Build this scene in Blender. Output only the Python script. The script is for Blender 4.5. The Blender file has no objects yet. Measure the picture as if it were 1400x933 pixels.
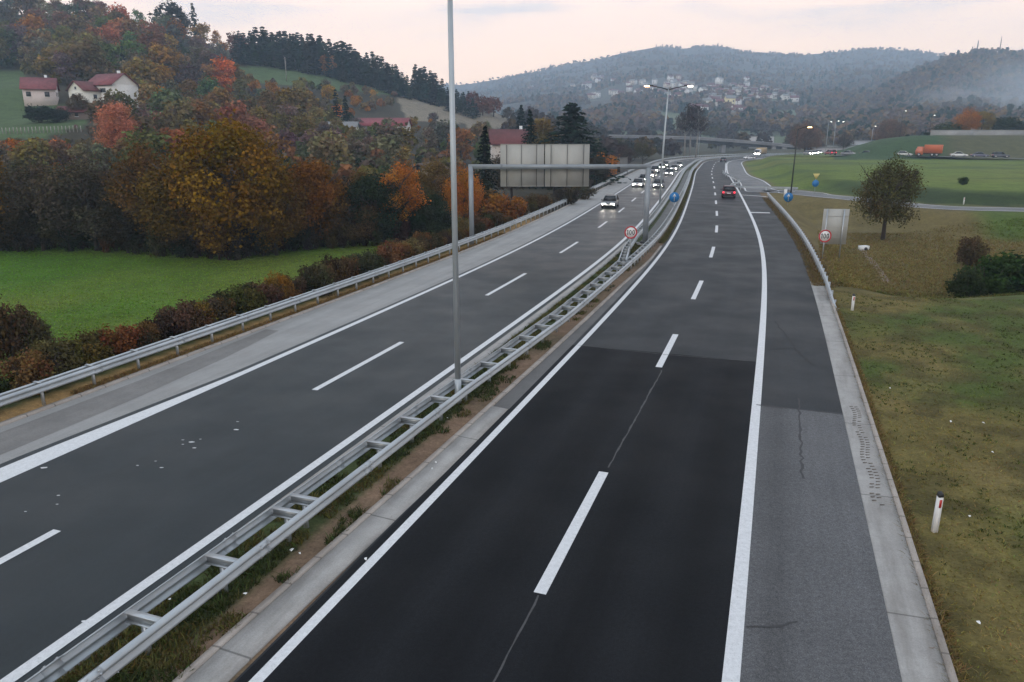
import bpy, math, random
import numpy as np
from mathutils import Vector, Matrix
random.seed(7); RNG = np.random.default_rng(11)
S = bpy.context.scene; COL = S.collection
F, H, CX, CY, YH = 1011.0, 8.6, 700.0, 466.5, 185.0
TH = math.atan((CY-YH)/F); CT, ST = math.cos(TH), math.sin(TH)
PI = math.pi
# ------------------------------------------------------------------ geometry of the survey (photo sight lines -> metres)
def kof(y):                       # slope of the sight line of photo row y
    v = (np.asarray(y, float)-CY)/F
    return -(ST+v*CT)/(CT-v*ST)
def yof(k):
    k = np.asarray(k, float); t = (-ST-k*CT)/(CT-k*ST)
    return CY+F*t
def gp(x, y, z=0.0):              # point at height z on a sight line
    k = float(kof(y)); Y = (z-H)/k; d = Y*CT-(z-H)*ST
    return ((x-CX)/F*d, Y)
def at(x, y, Y):                  # point at forward distance Y
    z = H+Y*float(kof(y)); d = Y*CT-(z-H)*ST
    return Vector(((x-CX)/F*d, Y, z))
def sm(a, b, x):
    t = np.clip((np.asarray(x, float)-a)/(b-a), 0, 1); return t*t*(3-2*t)
def vnoise(x, y, f, seed=0):      # smooth value noise
    x = np.asarray(x, float)*f+seed*17.3; y = np.asarray(y, float)*f-seed*9.7
    xi = np.floor(x); yi = np.floor(y); fx = x-xi; fy = y-yi
    fx = fx*fx*(3-2*fx); fy = fy*fy*(3-2*fy)
    def h(a, b):
        q = np.sin(a*127.1+b*311.7+seed*74.7)*43758.5453; return q-np.floor(q)
    return (h(xi,yi)*(1-fx)+h(xi+1,yi)*fx)*(1-fy)+(h(xi,yi+1)*(1-fx)+h(xi+1,yi+1)*fx)*fy
# ------------------------------------------------------------------ mesh builder
class MB:
    def __init__(s): s.V=[]; s.n=0; s.L=[]; s.T=[]; s.M=[]; s.C=[]; s.U=[]
    def add(s, v, faces, mi=0, col=None, uv=None):
        v = np.asarray(v, float).reshape(-1,3)
        s.V.append(v); b = s.n; s.n += len(v)
        s.C.append(np.ones((len(v),3)) if col is None else np.broadcast_to(np.asarray(col, float), (len(v),3)))
        s.U.append(np.zeros((len(v),2)) if uv is None else np.asarray(uv, float))
        if isinstance(faces, np.ndarray):
            s.L.append((faces+b).ravel()); s.T.append(np.full(len(faces), faces.shape[1])); s.M.append(np.full(len(faces), mi))
        else:
            s.L.append(np.array([i+b for f in faces for i in f])); s.T.append(np.array([len(f) for f in faces])); s.M.append(np.full(len(faces), mi))
        return s
    def quads(s, q, col=None, mi=0):                       # q: N x 4 x 3, col: N x 3
        n = len(q); c = None if col is None else np.repeat(np.asarray(col), 4, axis=0)
        return s.add(q.reshape(-1,3), np.arange(n*4).reshape(n,4), mi, c)
    def box(s, c, d, rz=0, mi=0, col=None, R=None):
        x,y,z = d[0]/2,d[1]/2,d[2]/2
        v = np.array([[-x,-y,-z],[x,-y,-z],[x,y,-z],[-x,y,-z],[-x,-y,z],[x,-y,z],[x,y,z],[-x,y,z]])
        if R is None: R = np.array(Matrix.Rotation(rz,3,'Z'))
        v = v@np.asarray(R).T+np.asarray(c, float)
        return s.add(v, [(0,3,2,1),(4,5,6,7),(0,1,5,4),(1,2,6,5),(2,3,7,6),(3,0,4,7)], mi, col)
    def bar(s, a, b, w, h, mi=0, col=None, up=(0,0,1)):    # box beam from a to b
        a = Vector(a); b = Vector(b); d = b-a; l = d.length; d.normalize()
        u = Vector(up)
        if abs(d.dot(u)) > .99: u = Vector((0,1,0))
        sx = d.cross(u).normalized(); u = sx.cross(d)
        R = np.array([[d.x,sx.x,u.x],[d.y,sx.y,u.y],[d.z,sx.z,u.z]])
        return s.box((a+b)/2, (l,w,h), mi=mi, col=col, R=R)
    def tube(s, pts, rad, n=8, mi=0, col=None, cap=True):
        pts = [Vector(p) for p in pts]
        if not hasattr(rad, '__len__'): rad = [rad]*len(pts)
        vs = []
        for i,p in enumerate(pts):
            d = (pts[min(i+1,len(pts)-1)]-pts[max(i-1,0)]).normalized()
            u = Vector((0,0,1)) if abs(d.z) < .9 else Vector((1,0,0))
            a = d.cross(u).normalized(); b = a.cross(d)
            for k in range(n):
                t = 2*PI*k/n; vs.append(p+(a*math.cos(t)+b*math.sin(t))*rad[i])
        fs = [(i*n+k, i*n+(k+1)%n, (i+1)*n+(k+1)%n, (i+1)*n+k) for i in range(len(pts)-1) for k in range(n)]
        if cap: fs += [tuple(range(n))[::-1], tuple(range((len(pts)-1)*n, len(pts)*n))]
        return s.add([tuple(v) for v in vs], fs, mi, col)
    def loft(s, rings, mi=0, col=None, cap=True, closed=True):
        n = len(rings[0]); m = len(rings); v = np.array(rings, float).reshape(-1,3)
        r = n if closed else n-1
        fs = [(i*n+k, i*n+(k+1)%n, (i+1)*n+(k+1)%n, (i+1)*n+k) for i in range(m-1) for k in range(r)]
        if cap: fs += [tuple(range(n))[::-1], tuple(range((m-1)*n, m*n))]
        return s.add(v, fs, mi, col)
    def prism(s, poly, o, ax, ay, az, th, mi=0, col=None):  # flat outline extruded by th along az
        o,ax,ay,az = [np.asarray(q, float) for q in (o,ax,ay,az)]; n = len(poly)
        a = np.array([o+ax*p[0]+ay*p[1] for p in poly]); v = np.vstack([a, a+az*th])
        return s.add(v, [tuple(range(n))[::-1], tuple(range(n,2*n))]+[(i,(i+1)%n,n+(i+1)%n,n+i) for i in range(n)], mi, col)
    def mesh(s, name, smooth=False, uv=False, col=True):
        me = bpy.data.meshes.new(name)
        V = np.vstack(s.V); L = np.concatenate(s.L).astype(np.int32); T = np.concatenate(s.T).astype(np.int32); M = np.concatenate(s.M).astype(np.int32)
        me.vertices.add(len(V)); me.vertices.foreach_set('co', V.astype(np.float32).ravel())
        me.loops.add(len(L)); me.loops.foreach_set('vertex_index', L)
        me.polygons.add(len(T)); me.polygons.foreach_set('loop_start', (np.cumsum(T)-T).astype(np.int32))
        me.polygons.foreach_set('material_index', M)
        if smooth: me.polygons.foreach_set('use_smooth', np.ones(len(T), bool))
        if uv:
            u = me.uv_layers.new(name='UVMap'); u.data.foreach_set('uv', np.vstack(s.U)[L].astype(np.float32).ravel())
        if col:
            a = me.color_attributes.new('tint', 'FLOAT_COLOR', 'POINT'); C = np.vstack(s.C)
            a.data.foreach_set('color', np.hstack([C, np.ones((len(C),1))]).astype(np.float32).ravel())
        me.update(); me.validate()
        return me
    def build(s, name, mats, parent=None, smooth=False, uv=False, loc=None):
        me = s.mesh(name, smooth, uv)
        for m in (mats if isinstance(mats,(list,tuple)) else [mats]): me.materials.append(m)
        return link(name, me, parent, loc)
def link(name, me, parent=None, loc=None):
    o = bpy.data.objects.new(name, me); COL.objects.link(o)
    if parent is not None: o.parent = parent
    if loc is not None: o.location = loc
    return o
def tag(o, label=None, cat=None, group=None, kind=None):
    for k,v in (('label',label),('category',cat),('group',group),('kind',kind)):
        if v: o[k] = v
    return o
def thing(name, label, cat, loc=(0,0,0), rz=0, group=None):
    o = bpy.data.objects.new(name, None); COL.objects.link(o); o.location = loc; o.rotation_euler = (0,0,rz)
    o.empty_display_size = .3
    return tag(o, label, cat, group)
def struct(o): o['kind'] = 'structure'; return o
def copy_tree(o, parent=None):
    c = o.copy(); COL.objects.link(c)
    if parent is not None: c.parent = parent
    for ch in o.children: copy_tree(ch, c)
    return c
# ------------------------------------------------------------------ materials
def mat(name):
    m = bpy.data.materials.new(name); m.use_nodes = True
    nt = m.node_tree; return m, nt, nt.nodes['Principled BSDF']
class NT:
    def __init__(s, nt): s.nt = nt
    def n(s, t, **kw):
        x = s.nt.nodes.new(t)
        for k,v in kw.items(): setattr(x, k, v)
        return x
    def l(s, a, b): s.nt.links.new(a, b)
    def set(s, sock, v):
        if isinstance(v, bpy.types.NodeSocket): s.l(v, sock)
        else: sock.default_value = v
    def math(s, op, a, b=None, c=None, clamp=False):
        x = s.n('ShaderNodeMath', operation=op); x.use_clamp = clamp
        for i,q in enumerate((a,b,c)):
            if q is not None: s.set(x.inputs[i], q)
        return x.outputs[0]
    def noise(s, vec, scale, detail=4, rough=.55):
        x = s.n('ShaderNodeTexNoise'); s.l(vec, x.inputs['Vector']); x.inputs['Scale'].default_value = scale
        x.inputs['Detail'].default_value = detail; x.inputs['Roughness'].default_value = rough
        return x.outputs['Fac']
    def remap(s, v, a, b, c=0., d=1.):
        x = s.n('ShaderNodeMapRange'); s.l(v, x.inputs[0])
        for i,q in enumerate((a,b,c,d)): x.inputs[i+1].default_value = q
        return x.outputs[0]
    def mix(s, f, a, b, mode='MIX'):
        x = s.n('ShaderNodeMix', data_type='RGBA', blend_type=mode)
        s.set(x.inputs[0], f); s.set(x.inputs[6], a if isinstance(a, bpy.types.NodeSocket) else (*a,1)); s.set(x.inputs[7], b if isinstance(b, bpy.types.NodeSocket) else (*b,1))
        return x.outputs[2]
    def scale(s, c, f):
        x = s.n('ShaderNodeVectorMath', operation='SCALE'); s.set(x.inputs[0], c if isinstance(c, bpy.types.NodeSocket) else c); s.set(x.inputs['Scale'], f)
        return x.outputs[0]
    def bump(s, h, dist, strength=1.):
        x = s.n('ShaderNodeBump'); s.l(h, x.inputs['Height']); x.inputs['Distance'].default_value = dist; x.inputs['Strength'].default_value = strength
        return x.outputs[0]
def plain(name, c, rough=.6, metal=0., var=.12, sc=3., coat=0., spec=.5):
    m,nt,b = mat(name); t = NT(nt); co = t.n('ShaderNodeTexCoord').outputs['Object']
    f = t.remap(t.noise(co, sc, 5), .3, .7, 1-var, 1+var)
    t.l(t.scale(c, f), b.inputs['Base Color'])
    b.inputs['Roughness'].default_value = rough; b.inputs['Metallic'].default_value = metal
    b.inputs['Coat Weight'].default_value = coat; b.inputs['Specular IOR Level'].default_value = spec
    return m
def emit(name, c, st):
    m,nt,b = mat(name); b.inputs['Base Color'].default_value = (*c,1); b.inputs['Emission Color'].default_value = (*c,1); b.inputs['Emission Strength'].default_value = st
    return m
def asphalt(name, c, rough=.55, wet=.15, speck=.35, tracks=(), trk=.12, patch=.16, brown=0., spec=.3):
    m,nt,b = mat(name); t = NT(nt)
    uv = t.n('ShaderNodeTexCoord').outputs['UV']; ge = t.n('ShaderNodeNewGeometry').outputs['Position']
    sx = t.n('ShaderNodeSeparateXYZ'); t.l(uv, sx.inputs[0])
    mp = t.n('ShaderNodeMapping'); mp.inputs['Scale'].default_value = (1.1,.035,1); t.l(uv, mp.inputs[0])
    lg = t.remap(t.noise(ge, .5, 7, .7), .3, .7, 1-patch, 1+patch)
    st = t.remap(t.noise(mp.outputs[0], 1.6, 6, .65), .3, .7, .86, 1.14)
    fi = t.math('MULTIPLY', t.remap(t.noise(ge, 42, 3, .8), .25, .75, 1-speck, 1+speck), t.remap(t.noise(ge, 11, 5, .8), .3, .7, 1-speck*.5, 1+speck*.5))
    f = t.math('MULTIPLY', t.math('MULTIPLY', lg, st), fi)
    for tc in tracks:                       # worn wheel paths
        d = t.math('ABSOLUTE', t.math('SUBTRACT', sx.outputs[0], tc))
        f = t.math('MULTIPLY', f, t.remap(d, .15, .75, 1-trk, 1.))
    c0 = t.scale(c, f)
    if brown: c0 = t.mix(t.remap(t.noise(ge,.6,5), .5, .75, 0, brown), c0, (.16,.12,.095))
    t.l(c0, b.inputs['Base Color'])
    b.inputs['Specular IOR Level'].default_value = spec
    r = t.remap(t.noise(ge, .35, 4), .35, .65, rough-wet, rough+wet*.6); t.l(r, b.inputs['Roughness'])
    t.l(t.bump(t.noise(ge, 60, 3, .7), .006, .3 if rough < .45 else .7), b.inputs['Normal'])
    return m
def concrete(name, c, joint=4.0, dirt=(.09,.075,.06), df=.45):
    m,nt,b = mat(name); t = NT(nt)
    uv = t.n('ShaderNodeTexCoord').outputs['UV']; ge = t.n('ShaderNodeNewGeometry').outputs['Position']
    sx = t.n('ShaderNodeSeparateXYZ'); t.l(uv, sx.inputs[0])
    j = t.math('PINGPONG', sx.outputs[1], joint/2)
    jf = t.remap(j, .012, .03, .45, 1)
    f = t.math('MULTIPLY', t.remap(t.noise(ge, 1.3, 6, .65), .3, .7, .82, 1.14), jf)
    f = t.math('MULTIPLY', f, t.remap(t.noise(ge, 30, 3), .3, .7, .9, 1.1))
    mp = t.n('ShaderNodeMapping'); mp.inputs['Scale'].default_value = (2.2,.3,1); t.l(uv, mp.inputs[0])
    dd = t.remap(t.noise(mp.outputs[0], 1.0, 6, .65), .48, .72, 0, df)
    t.l(t.mix(dd, t.scale(c, f), dirt), b.inputs['Base Color'])
    b.inputs['Roughness'].default_value = .75
    t.l(t.bump(t.noise(ge, 25, 4), .006, .5), b.inputs['Normal'])
    return m
def paint(name, c):
    m,nt,b = mat(name); t = NT(nt); ge = t.n('ShaderNodeNewGeometry').outputs['Position']
    f = t.remap(t.noise(ge, 9, 6, .75), .3, .62, .78, 1.)
    w = t.remap(t.noise(ge, 40, 4, .8), .57, .72, 0, .6)
    t.l(t.mix(w, t.scale(c, f), (.08,.085,.09)), b.inputs['Base Color']); b.inputs['Roughness'].default_value = .55
    return m
def leafmat(name, trans=.25):
    m,nt,b = mat(name); t = NT(nt); nt.nodes.remove(b)
    oi = t.n('ShaderNodeObjectInfo'); at_ = t.n('ShaderNodeAttribute', attribute_name='tint')
    c = t.mix(1., oi.outputs['Color'], at_.outputs['Color'], 'MULTIPLY')
    c = t.scale(c, t.remap(oi.outputs['Random'], 0, 1, .8, 1.2))
    d = t.n('ShaderNodeBsdfDiffuse'); tr = t.n('ShaderNodeBsdfTranslucent'); mx = t.n('ShaderNodeMixShader')
    t.l(c, d.inputs[0]); t.l(c, tr.inputs[0]); mx.inputs[0].default_value = trans
    t.l(d.outputs[0], mx.inputs[1]); t.l(tr.outputs[0], mx.inputs[2]); t.l(mx.outputs[0], nt.nodes['Material Output'].inputs[0])
    return m
def tintmat(name, rough=.9, n1=2.5, n2=14, v1=.22, v2=.3, bump=.03):
    m,nt,b = mat(name); t = NT(nt); at_ = t.n('ShaderNodeAttribute', attribute_name='tint'); ge = t.n('ShaderNodeNewGeometry').outputs['Position']
    f = t.math('MULTIPLY', t.remap(t.noise(ge, n1, 6, .65), .3, .7, 1-v1, 1+v1), t.remap(t.noise(ge, n2, 4, .7), .3, .7, 1-v2, 1+v2))
    f = t.math('MULTIPLY', f, t.remap(t.noise(ge, .33, 7, .7), .3, .7, .72, 1.28))
    t.l(t.scale(at_.outputs['Color'], f), b.inputs['Base Color']); b.inputs['Roughness'].default_value = rough; b.inputs['Specular IOR Level'].default_value = .15
    if bump: t.l(t.bump(t.noise(ge, n2, 5), bump, .8), b.inputs['Normal'])
    return m
def objcol(name, rough=.35, metal=0., coat=.6):
    m,nt,b = mat(name); t = NT(nt); oi = t.n('ShaderNodeObjectInfo'); t.l(oi.outputs['Color'], b.inputs['Base Color'])
    b.inputs['Roughness'].default_value = rough; b.inputs['Metallic'].default_value = metal; b.inputs['Coat Weight'].default_value = coat
    return m
M = {}
M['ground'] = tintmat('ground')
M['leaf'] = leafmat('leaf'); M['needle'] = leafmat('needle', .08); M['blade'] = leafmat('grass_blade', .2)
M['bark'] = plain('bark', (.055,.042,.034), .95, var=.35, sc=6)
M['pale_bark'] = plain('pale_bark', (.30,.28,.26), .9, var=.4, sc=3)
M['new'] = asphalt('new_asphalt', (.0118,.0130,.0152), .7, .08, .5, (-2.75,-.95,.95,2.75), .32, .05, 0., .08)
M['old'] = asphalt('old_asphalt', (.0215,.0250,.0285), .6, .08, .35, (-2.75,-.95,.95,2.75), .13, .06, 0., .16)
M['left'] = asphalt('wet_asphalt', (.0160,.0232,.0268), .46, .06, .35, (-13.7,-11.9,-10.1,-8.3), .10, .06, 0., .2)
M['shoulder'] = asphalt('worn_asphalt', (.098,.099,.103), .75, .1, .75, (4.3,), .22, .12)
M['pale'] = asphalt('pale_asphalt', (.27,.268,.26), .7, .1, .22, (), .1, .12, .12)
M['stain'] = asphalt('stained_asphalt', (.10,.098,.096), .6, .1, .3, (), .1, .2)
M['ramp'] = asphalt('ramp_asphalt', (.10,.105,.11), .6, .1, .25, (), .1, .12)
M['patch'] = asphalt('stained_shoulder', (.165,.158,.15), .6, .1, .3, (), .1, .2)
M['gravel'] = asphalt('median_paving', (.15,.15,.145), .8, .1, .4, (), .1, .2)
M['conc'] = concrete('gutter_concrete', (.32,.31,.295), 5.0)
M['kerb'] = concrete('kerb_concrete', (.34,.30,.265), 1.0, df=.6)
M['paint'] = paint('road_paint', (.66,.67,.68))
M['crack'] = plain('tar', (.040,.040,.042), .8)
M['rubber_mark'] = plain('rubber_mark', (.017,.018,.019), .8, var=.3, sc=12)
M['mud'] = plain('mud_print', (.13,.11,.09), .9, var=.3)
M['steel'] = plain('galvanised_steel', (.42,.45,.47), .42, .65, .14, 1.7)
M['beam'] = plain('beam_steel', (.40,.43,.45), .48, .45, .16, .8)
M['gantry'] = plain('gantry_grey', (.27,.30,.33), .5, .25, .1, 1.5)
M['pole'] = plain('pole_grey', (.40,.44,.47), .45, .4, .1, 1.)
M['dpole'] = plain('dark_pole', (.03,.035,.033), .6, .2)
M['back'] = plain('sign_back', (.40,.40,.375), .7, 0., .06, 1.2)
M['rib'] = plain('sign_rib', (.10,.10,.10), .6, .3)
M['white'] = plain('white_sheet', (.74,.74,.73), .5, 0, .05)
M['red'] = plain('red_sheet', (.50,.02,.03), .5, 0, .05)
M['blue'] = plain('blue_sheet', (.01,.16,.42), .5, 0, .05)
M['yellow'] = plain('yellow_sheet', (.62,.50,.18), .5, 0, .05)
M['black'] = plain('black_sheet', (.02,.02,.02), .6, 0, .05)
M['tyre'] = plain('tyre', (.02,.02,.02), .85); M['rim'] = plain('rim', (.4,.4,.42), .35, .7)
M['glass'] = plain('car_glass', (.012,.015,.018), .08, 0, .02)
M['trim'] = plain('black_trim', (.02,.02,.022), .5)
M['car'] = objcol('car_paint'); M['cloth'] = objcol('truck_cover', .6, 0, 0)
M['head'] = emit('headlight_glow', (1.,.90,.76), 190.); M['tail'] = emit('tail_glow', (1.,.03,.06), 1.5)
M['warm'] = emit('warm_lamp', (1.,.62,.25), 14.); M['cool'] = emit('cool_lamp', (1.,.95,.85), 12.)
M['plate'] = plain('number_plate', (.7,.7,.7), .5)
M['wall'] = objcol('house_wall', .85, 0, 0)
M['roof'] = plain('roof_tile', (.20,.055,.06), .8, 0, .25, 1.2); M['dkroof'] = plain('dark_roof', (.13,.035,.035), .8, 0, .2, 1.)
M['greyroof'] = plain('grey_roof', (.22,.22,.22), .8); M['redroof'] = plain('red_roof', (.25,.05,.06), .7, 0, .2, 1.)
M['win'] = plain('window_dark', (.03,.035,.04), .15); M['timber'] = plain('timber', (.10,.07,.05), .85)
M['bridge'] = plain('bridge_concrete', (.22,.22,.23), .85, 0, .15, .3); M['bridge_dark'] = plain('bridge_girder', (.07,.075,.085), .85, 0, .15, .3)
M['wallc'] = plain('retaining_concrete', (.30,.30,.30), .85, 0, .15, .25)
M['tealroof'] = plain('teal_roof', (.18,.30,.31), .6, 0, .08, .3)
M['reflector'] = plain('red_reflector', (.45,.02,.02), .3)
# ------------------------------------------------------------------ the motorway's reference line (lane line of the right carriageway)
P = np.array([(-25.5,-60),(-3.9,0),(5.6,27),(14.8,54.6),(25.4,93),(38.4,144),(48.5,184),(59,222),(78,276),(118,322),(200,350),(320,366),(460,372)], float)
def nspline(P, m=3000):
    d = np.concatenate([[0],np.cumsum(np.linalg.norm(np.diff(P,axis=0),axis=1))]); n = len(P); h = np.diff(d)
    A = np.eye(n); B = np.zeros((n,2))
    for i in range(1,n-1):
        A[i,i-1]=h[i-1]; A[i,i]=2*(h[i-1]+h[i]); A[i,i+1]=h[i]; B[i]=6*((P[i+1]-P[i])/h[i]-(P[i]-P[i-1])/h[i-1])
    Q = np.linalg.solve(A,B); t = np.linspace(0,d[-1],m); i = np.clip(np.searchsorted(d,t,side='right')-1,0,n-2)
    a = (d[i+1]-t)/h[i]; b = (t-d[i])/h[i]; hh = (h[i]**2/6)[:,None]; a=a[:,None]; b=b[:,None]
    return a*P[i]+b*P[i+1]+((a**3-a)*Q[i]+(b**3-b)*Q[i+1])*hh
CUR = nspline(P); SA = np.concatenate([[0],np.cumsum(np.linalg.norm(np.diff(CUR,axis=0),axis=1))])
i0 = np.argmin(abs(CUR[:,1])); SA -= SA[i0]
TAN = np.gradient(CUR, axis=0); TAN /= np.linalg.norm(TAN,axis=1)[:,None]; NRM = np.stack([TAN[:,1],-TAN[:,0]],1)   # normal points right
def rxy(s, t):
    s = np.asarray(s, float); x = np.interp(s,SA,CUR[:,0]); y = np.interp(s,SA,CUR[:,1]); nx = np.interp(s,SA,NRM[:,0]); ny = np.interp(s,SA,NRM[:,1])
    return x+nx*t, y+ny*t
def rp(s, t, z=0.): x,y = rxy(s,t); return Vector((float(x),float(y),z))
def hd(s): return math.atan2(float(np.interp(s,SA,TAN[:,1])), float(np.interp(s,SA,TAN[:,0])))
def sY(Y): return float(np.interp(Y, CUR[:,1], SA))
def st_of(X, Y):
    X = np.asarray(X,float).ravel(); Y = np.asarray(Y,float).ravel(); s = np.zeros(len(X)); t = np.zeros(len(X)); sub = slice(None,None,6)
    c = CUR[sub]; nn = NRM[sub]; tt = TAN[sub]; sa = SA[sub]
    for a in range(0,len(X),4000):
        x = X[a:a+4000,None]-c[:,0]; y = Y[a:a+4000,None]-c[:,1]; j = np.argmin(x*x+y*y,axis=1); r = np.arange(len(j))
        t[a:a+4000] = x[r,j]*nn[j,0]+y[r,j]*nn[j,1]; s[a:a+4000] = sa[j]+x[r,j]*tt[j,0]+y[r,j]*tt[j,1]
    return s,t
S0, S1 = -25., sY(366)
# slip road
RAMP = [gp(*p) for p in [(1700,298),(1550,293),(1400,287),(1300,284.5),(1230,279),(1170,272),(1110,266),(1070,261)]]+[tuple(rp(sY(Y),t))[:2] for Y,t in ((122,9.6),(140,7.2),(165,5.9),(200,5.7),(235,5.7),(270,5.7),(300,5.7))]
RC = nspline(np.array(RAMP), 400); RT = np.gradient(RC,axis=0); RT /= np.linalg.norm(RT,axis=1)[:,None]
def rampd(X, Y):
    X = np.asarray(X,float).ravel(); Y = np.asarray(Y,float).ravel(); o = np.zeros(len(X)); c = RC[::4]; tt = RT[::4]
    for a in range(0,len(X),4000):
        x = X[a:a+4000,None]-c[:,0]; y = Y[a:a+4000,None]-c[:,1]; q = x*x+y*y; j = np.argmin(q,axis=1); r = np.arange(len(j))
        sg = np.sign(tt[j,0]*y[r,j]-tt[j,1]*x[r,j]); o[a:a+4000] = np.sqrt(q[r,j])*-sg
    return o                                                     # positive: beyond the slip road
XR = np.array([(78,268),(92,255),(108,236),(128,221),(160,214),(220,212),(320,212)], float)   # road across the valley
def XZ(C):
    z = np.maximum(terr(C[:,0],C[:,1]),1.4); k = 41; return np.convolve(np.pad(z,k//2,mode='edge'),np.ones(k)/k,mode='valid')+.2
# ------------------------------------------------------------------ terrain
HX = [-500,0,150,235,300,345,400,450,500,550,600,650,700,740,780,820]
HYv = [4,8,28,42,66,76,82,93,106,119,133,149,167,180,190,204]
FX = [400,560,640,690,730,760,800,830,850,870,900,930,960,990,1010,1050,1100,1160,1210,1260,1300,1400,1700]
FY = [128,124,117,108,99,92,86,77,70,66,63,66,63,62,66,71,73,72,70,72,76,84,90]
GX = [1040,1080,1120,1150,1180,1210,1240,1270,1300,1320,1337,1350,1380,1420,1700]
GY = [203,182,160,146,130,115,99,87,78,74,71,73,76,76,70]
EX = [1120,1150,1175,1200,1240,1270,1700]; EH = [0,1.0,3.2,5.2,6.6,6.7,6.7]
def profile(x, Y, X0, Y0, y0, R, pw=1.):
    ys = np.interp(x, X0, Y0); s = np.clip(np.log(np.maximum(Y,1)/y0[0])/np.log(R/y0[0]),0,1)
    yy = y0[1]+(ys-y0[1])*s**pw
    z = H+np.minimum(Y,R)*kof(yy)
    return np.where(Y < y0[0], -99, z-np.maximum(Y-R,0)*.22)
YF = float(yof((-1.5-H)/85.)); YV = float(yof(-H/480.)); YG = float(yof((-H+1)/400.))
def terr(X, Y, near=True):
    shp = np.shape(X); X = np.asarray(X,float).ravel(); Y = np.asarray(Y,float).ravel(); Yp = np.maximum(Y,1.)
    x = CX+F*X/(Yp*CT)
    zl = np.zeros(len(X)); z = zl
    for it in range(2):
        hl = profile(x, Yp, HX, HYv, (85.,YF), 420.)
        hf = profile(x, Yp, FX, FY, (480.,YV), 2500., .92)
        hg = profile(x, Yp, GX, GY, (400.,YG), 1250., .95)
        zz = np.maximum(np.maximum(hl,hf),hg); zz = np.where(zz < -50, 0, zz)
        x = CX+F*X/(Yp*CT-(np.minimum(zz,400)-H)*ST)
    nf = (vnoise(X,Y,1/170.,3)-.5)*26+(vnoise(X,Y,1/60.,5)-.5)*9
    hf = hf+nf*sm(600,1300,Yp)*.9; hg = hg+nf*sm(450,900,Yp)*.5
    hl = hl+((vnoise(X,Y,1/40.,8)-.5)*5+(vnoise(X,Y,1/14.,9)-.5)*1.5)*sm(100,220,Yp)
    if near:
        s,t = st_of(X,Y); rd = rampd(X,Y)
    else:
        s = Y; t = np.where(x < 820, -60., 60.); rd = np.full(len(X), 200.)
    left = t < -10
    zb = np.where(left, -2.0*sm(-19.6,-25,t)*(1-.75*sm(75,110,Yp)), 0.)
    zb = zb+np.where(left, (vnoise(X,Y,1/18.,2)-.5)*.5*sm(-24,-34,t), 0.)
    dip = -2.1*sm(39.5,50,Yp+(vnoise(X,Y,1/9.,4)-.5)*3)*sm(3.5,13,-rd)*sm(7.6,12.5,t)
    crest = .12*sm(8,16,t)*(1-sm(38,46,Yp))
    bank = (1.45+.4*sm(120,215,Yp))*sm(3.2,12.,rd)*sm(6.8,17,t)
    emb = np.interp(x, EX, EH)*sm(219,250,Yp)*(1-sm(430,600,Yp))
    zr = np.where(rd < 0, dip+crest, bank+emb*sm(20,40,rd))
    zr = np.where(t > 7.3, zr, 0)
    zr = zr+np.where(t > 9, (vnoise(X,Y,1/2.2,6)-.5)*.10*sm(9,12,t)*(1-sm(60,90,Yp)), 0)
    z = np.where(left, zb, np.where(t > 0, zr, 0))
    wl = sm(-21,-40,t) if near else np.ones(len(X))
    z = np.where(left & (hl > -50), z+(np.maximum(hl,z)-z)*wl, z)
    big = np.maximum(hf, np.where(x > 1030, hg, -99))
    z = np.where(Yp > 400, np.maximum(z,big), z)
    z = z-.03
    return z.reshape(shp)
def hit(x, y, Y0=70., Y1=2600., near=False, n=700, dig=0):             # first terrain point along the photo's sight line
    Y = np.geomspace(Y0,Y1,n); k = float(kof(y)); zr = H+Y*k; d = Y*CT-(zr-H)*ST; X = (x-CX)/F*d
    zt = terr(X,Y,near); j = np.argmax(zt >= zr)
    if zt[j] < zr[j]: return hit(x,y+4,Y0,Y1,near,n,dig-1) if dig else None
    return Vector((float(X[j]),float(Y[j]),float(zt[j])))
def tz(X, Y, near=True): return float(terr(np.array([X]),np.array([Y]),near)[0])
def inpoly(x, y, poly):
    x = np.asarray(x,float); y = np.asarray(y,float); r = np.zeros(x.shape,bool); n = len(poly)
    for i in range(n):
        (x1,y1),(x2,y2) = poly[i],poly[(i+1)%n]
        c = ((y1 > y) != (y2 > y)) & (x < (x2-x1)*(y-y1)/((y2-y1) or 1e-9)+x1); r ^= c
    return r
MEADOWS = [[(-60,100),(30,98),(70,140),(118,152),(116,172),(60,190),(-60,192)], [(318,92),(400,88),(470,98),(545,118),(560,132),(480,126),(400,118),(330,112)]]
BARE = [[(548,124),(600,132),(660,146),(690,160),(684,172),(600,168),(556,164),(545,140)],[(640,158),(690,158),(700,176),(640,176)]]
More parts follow.
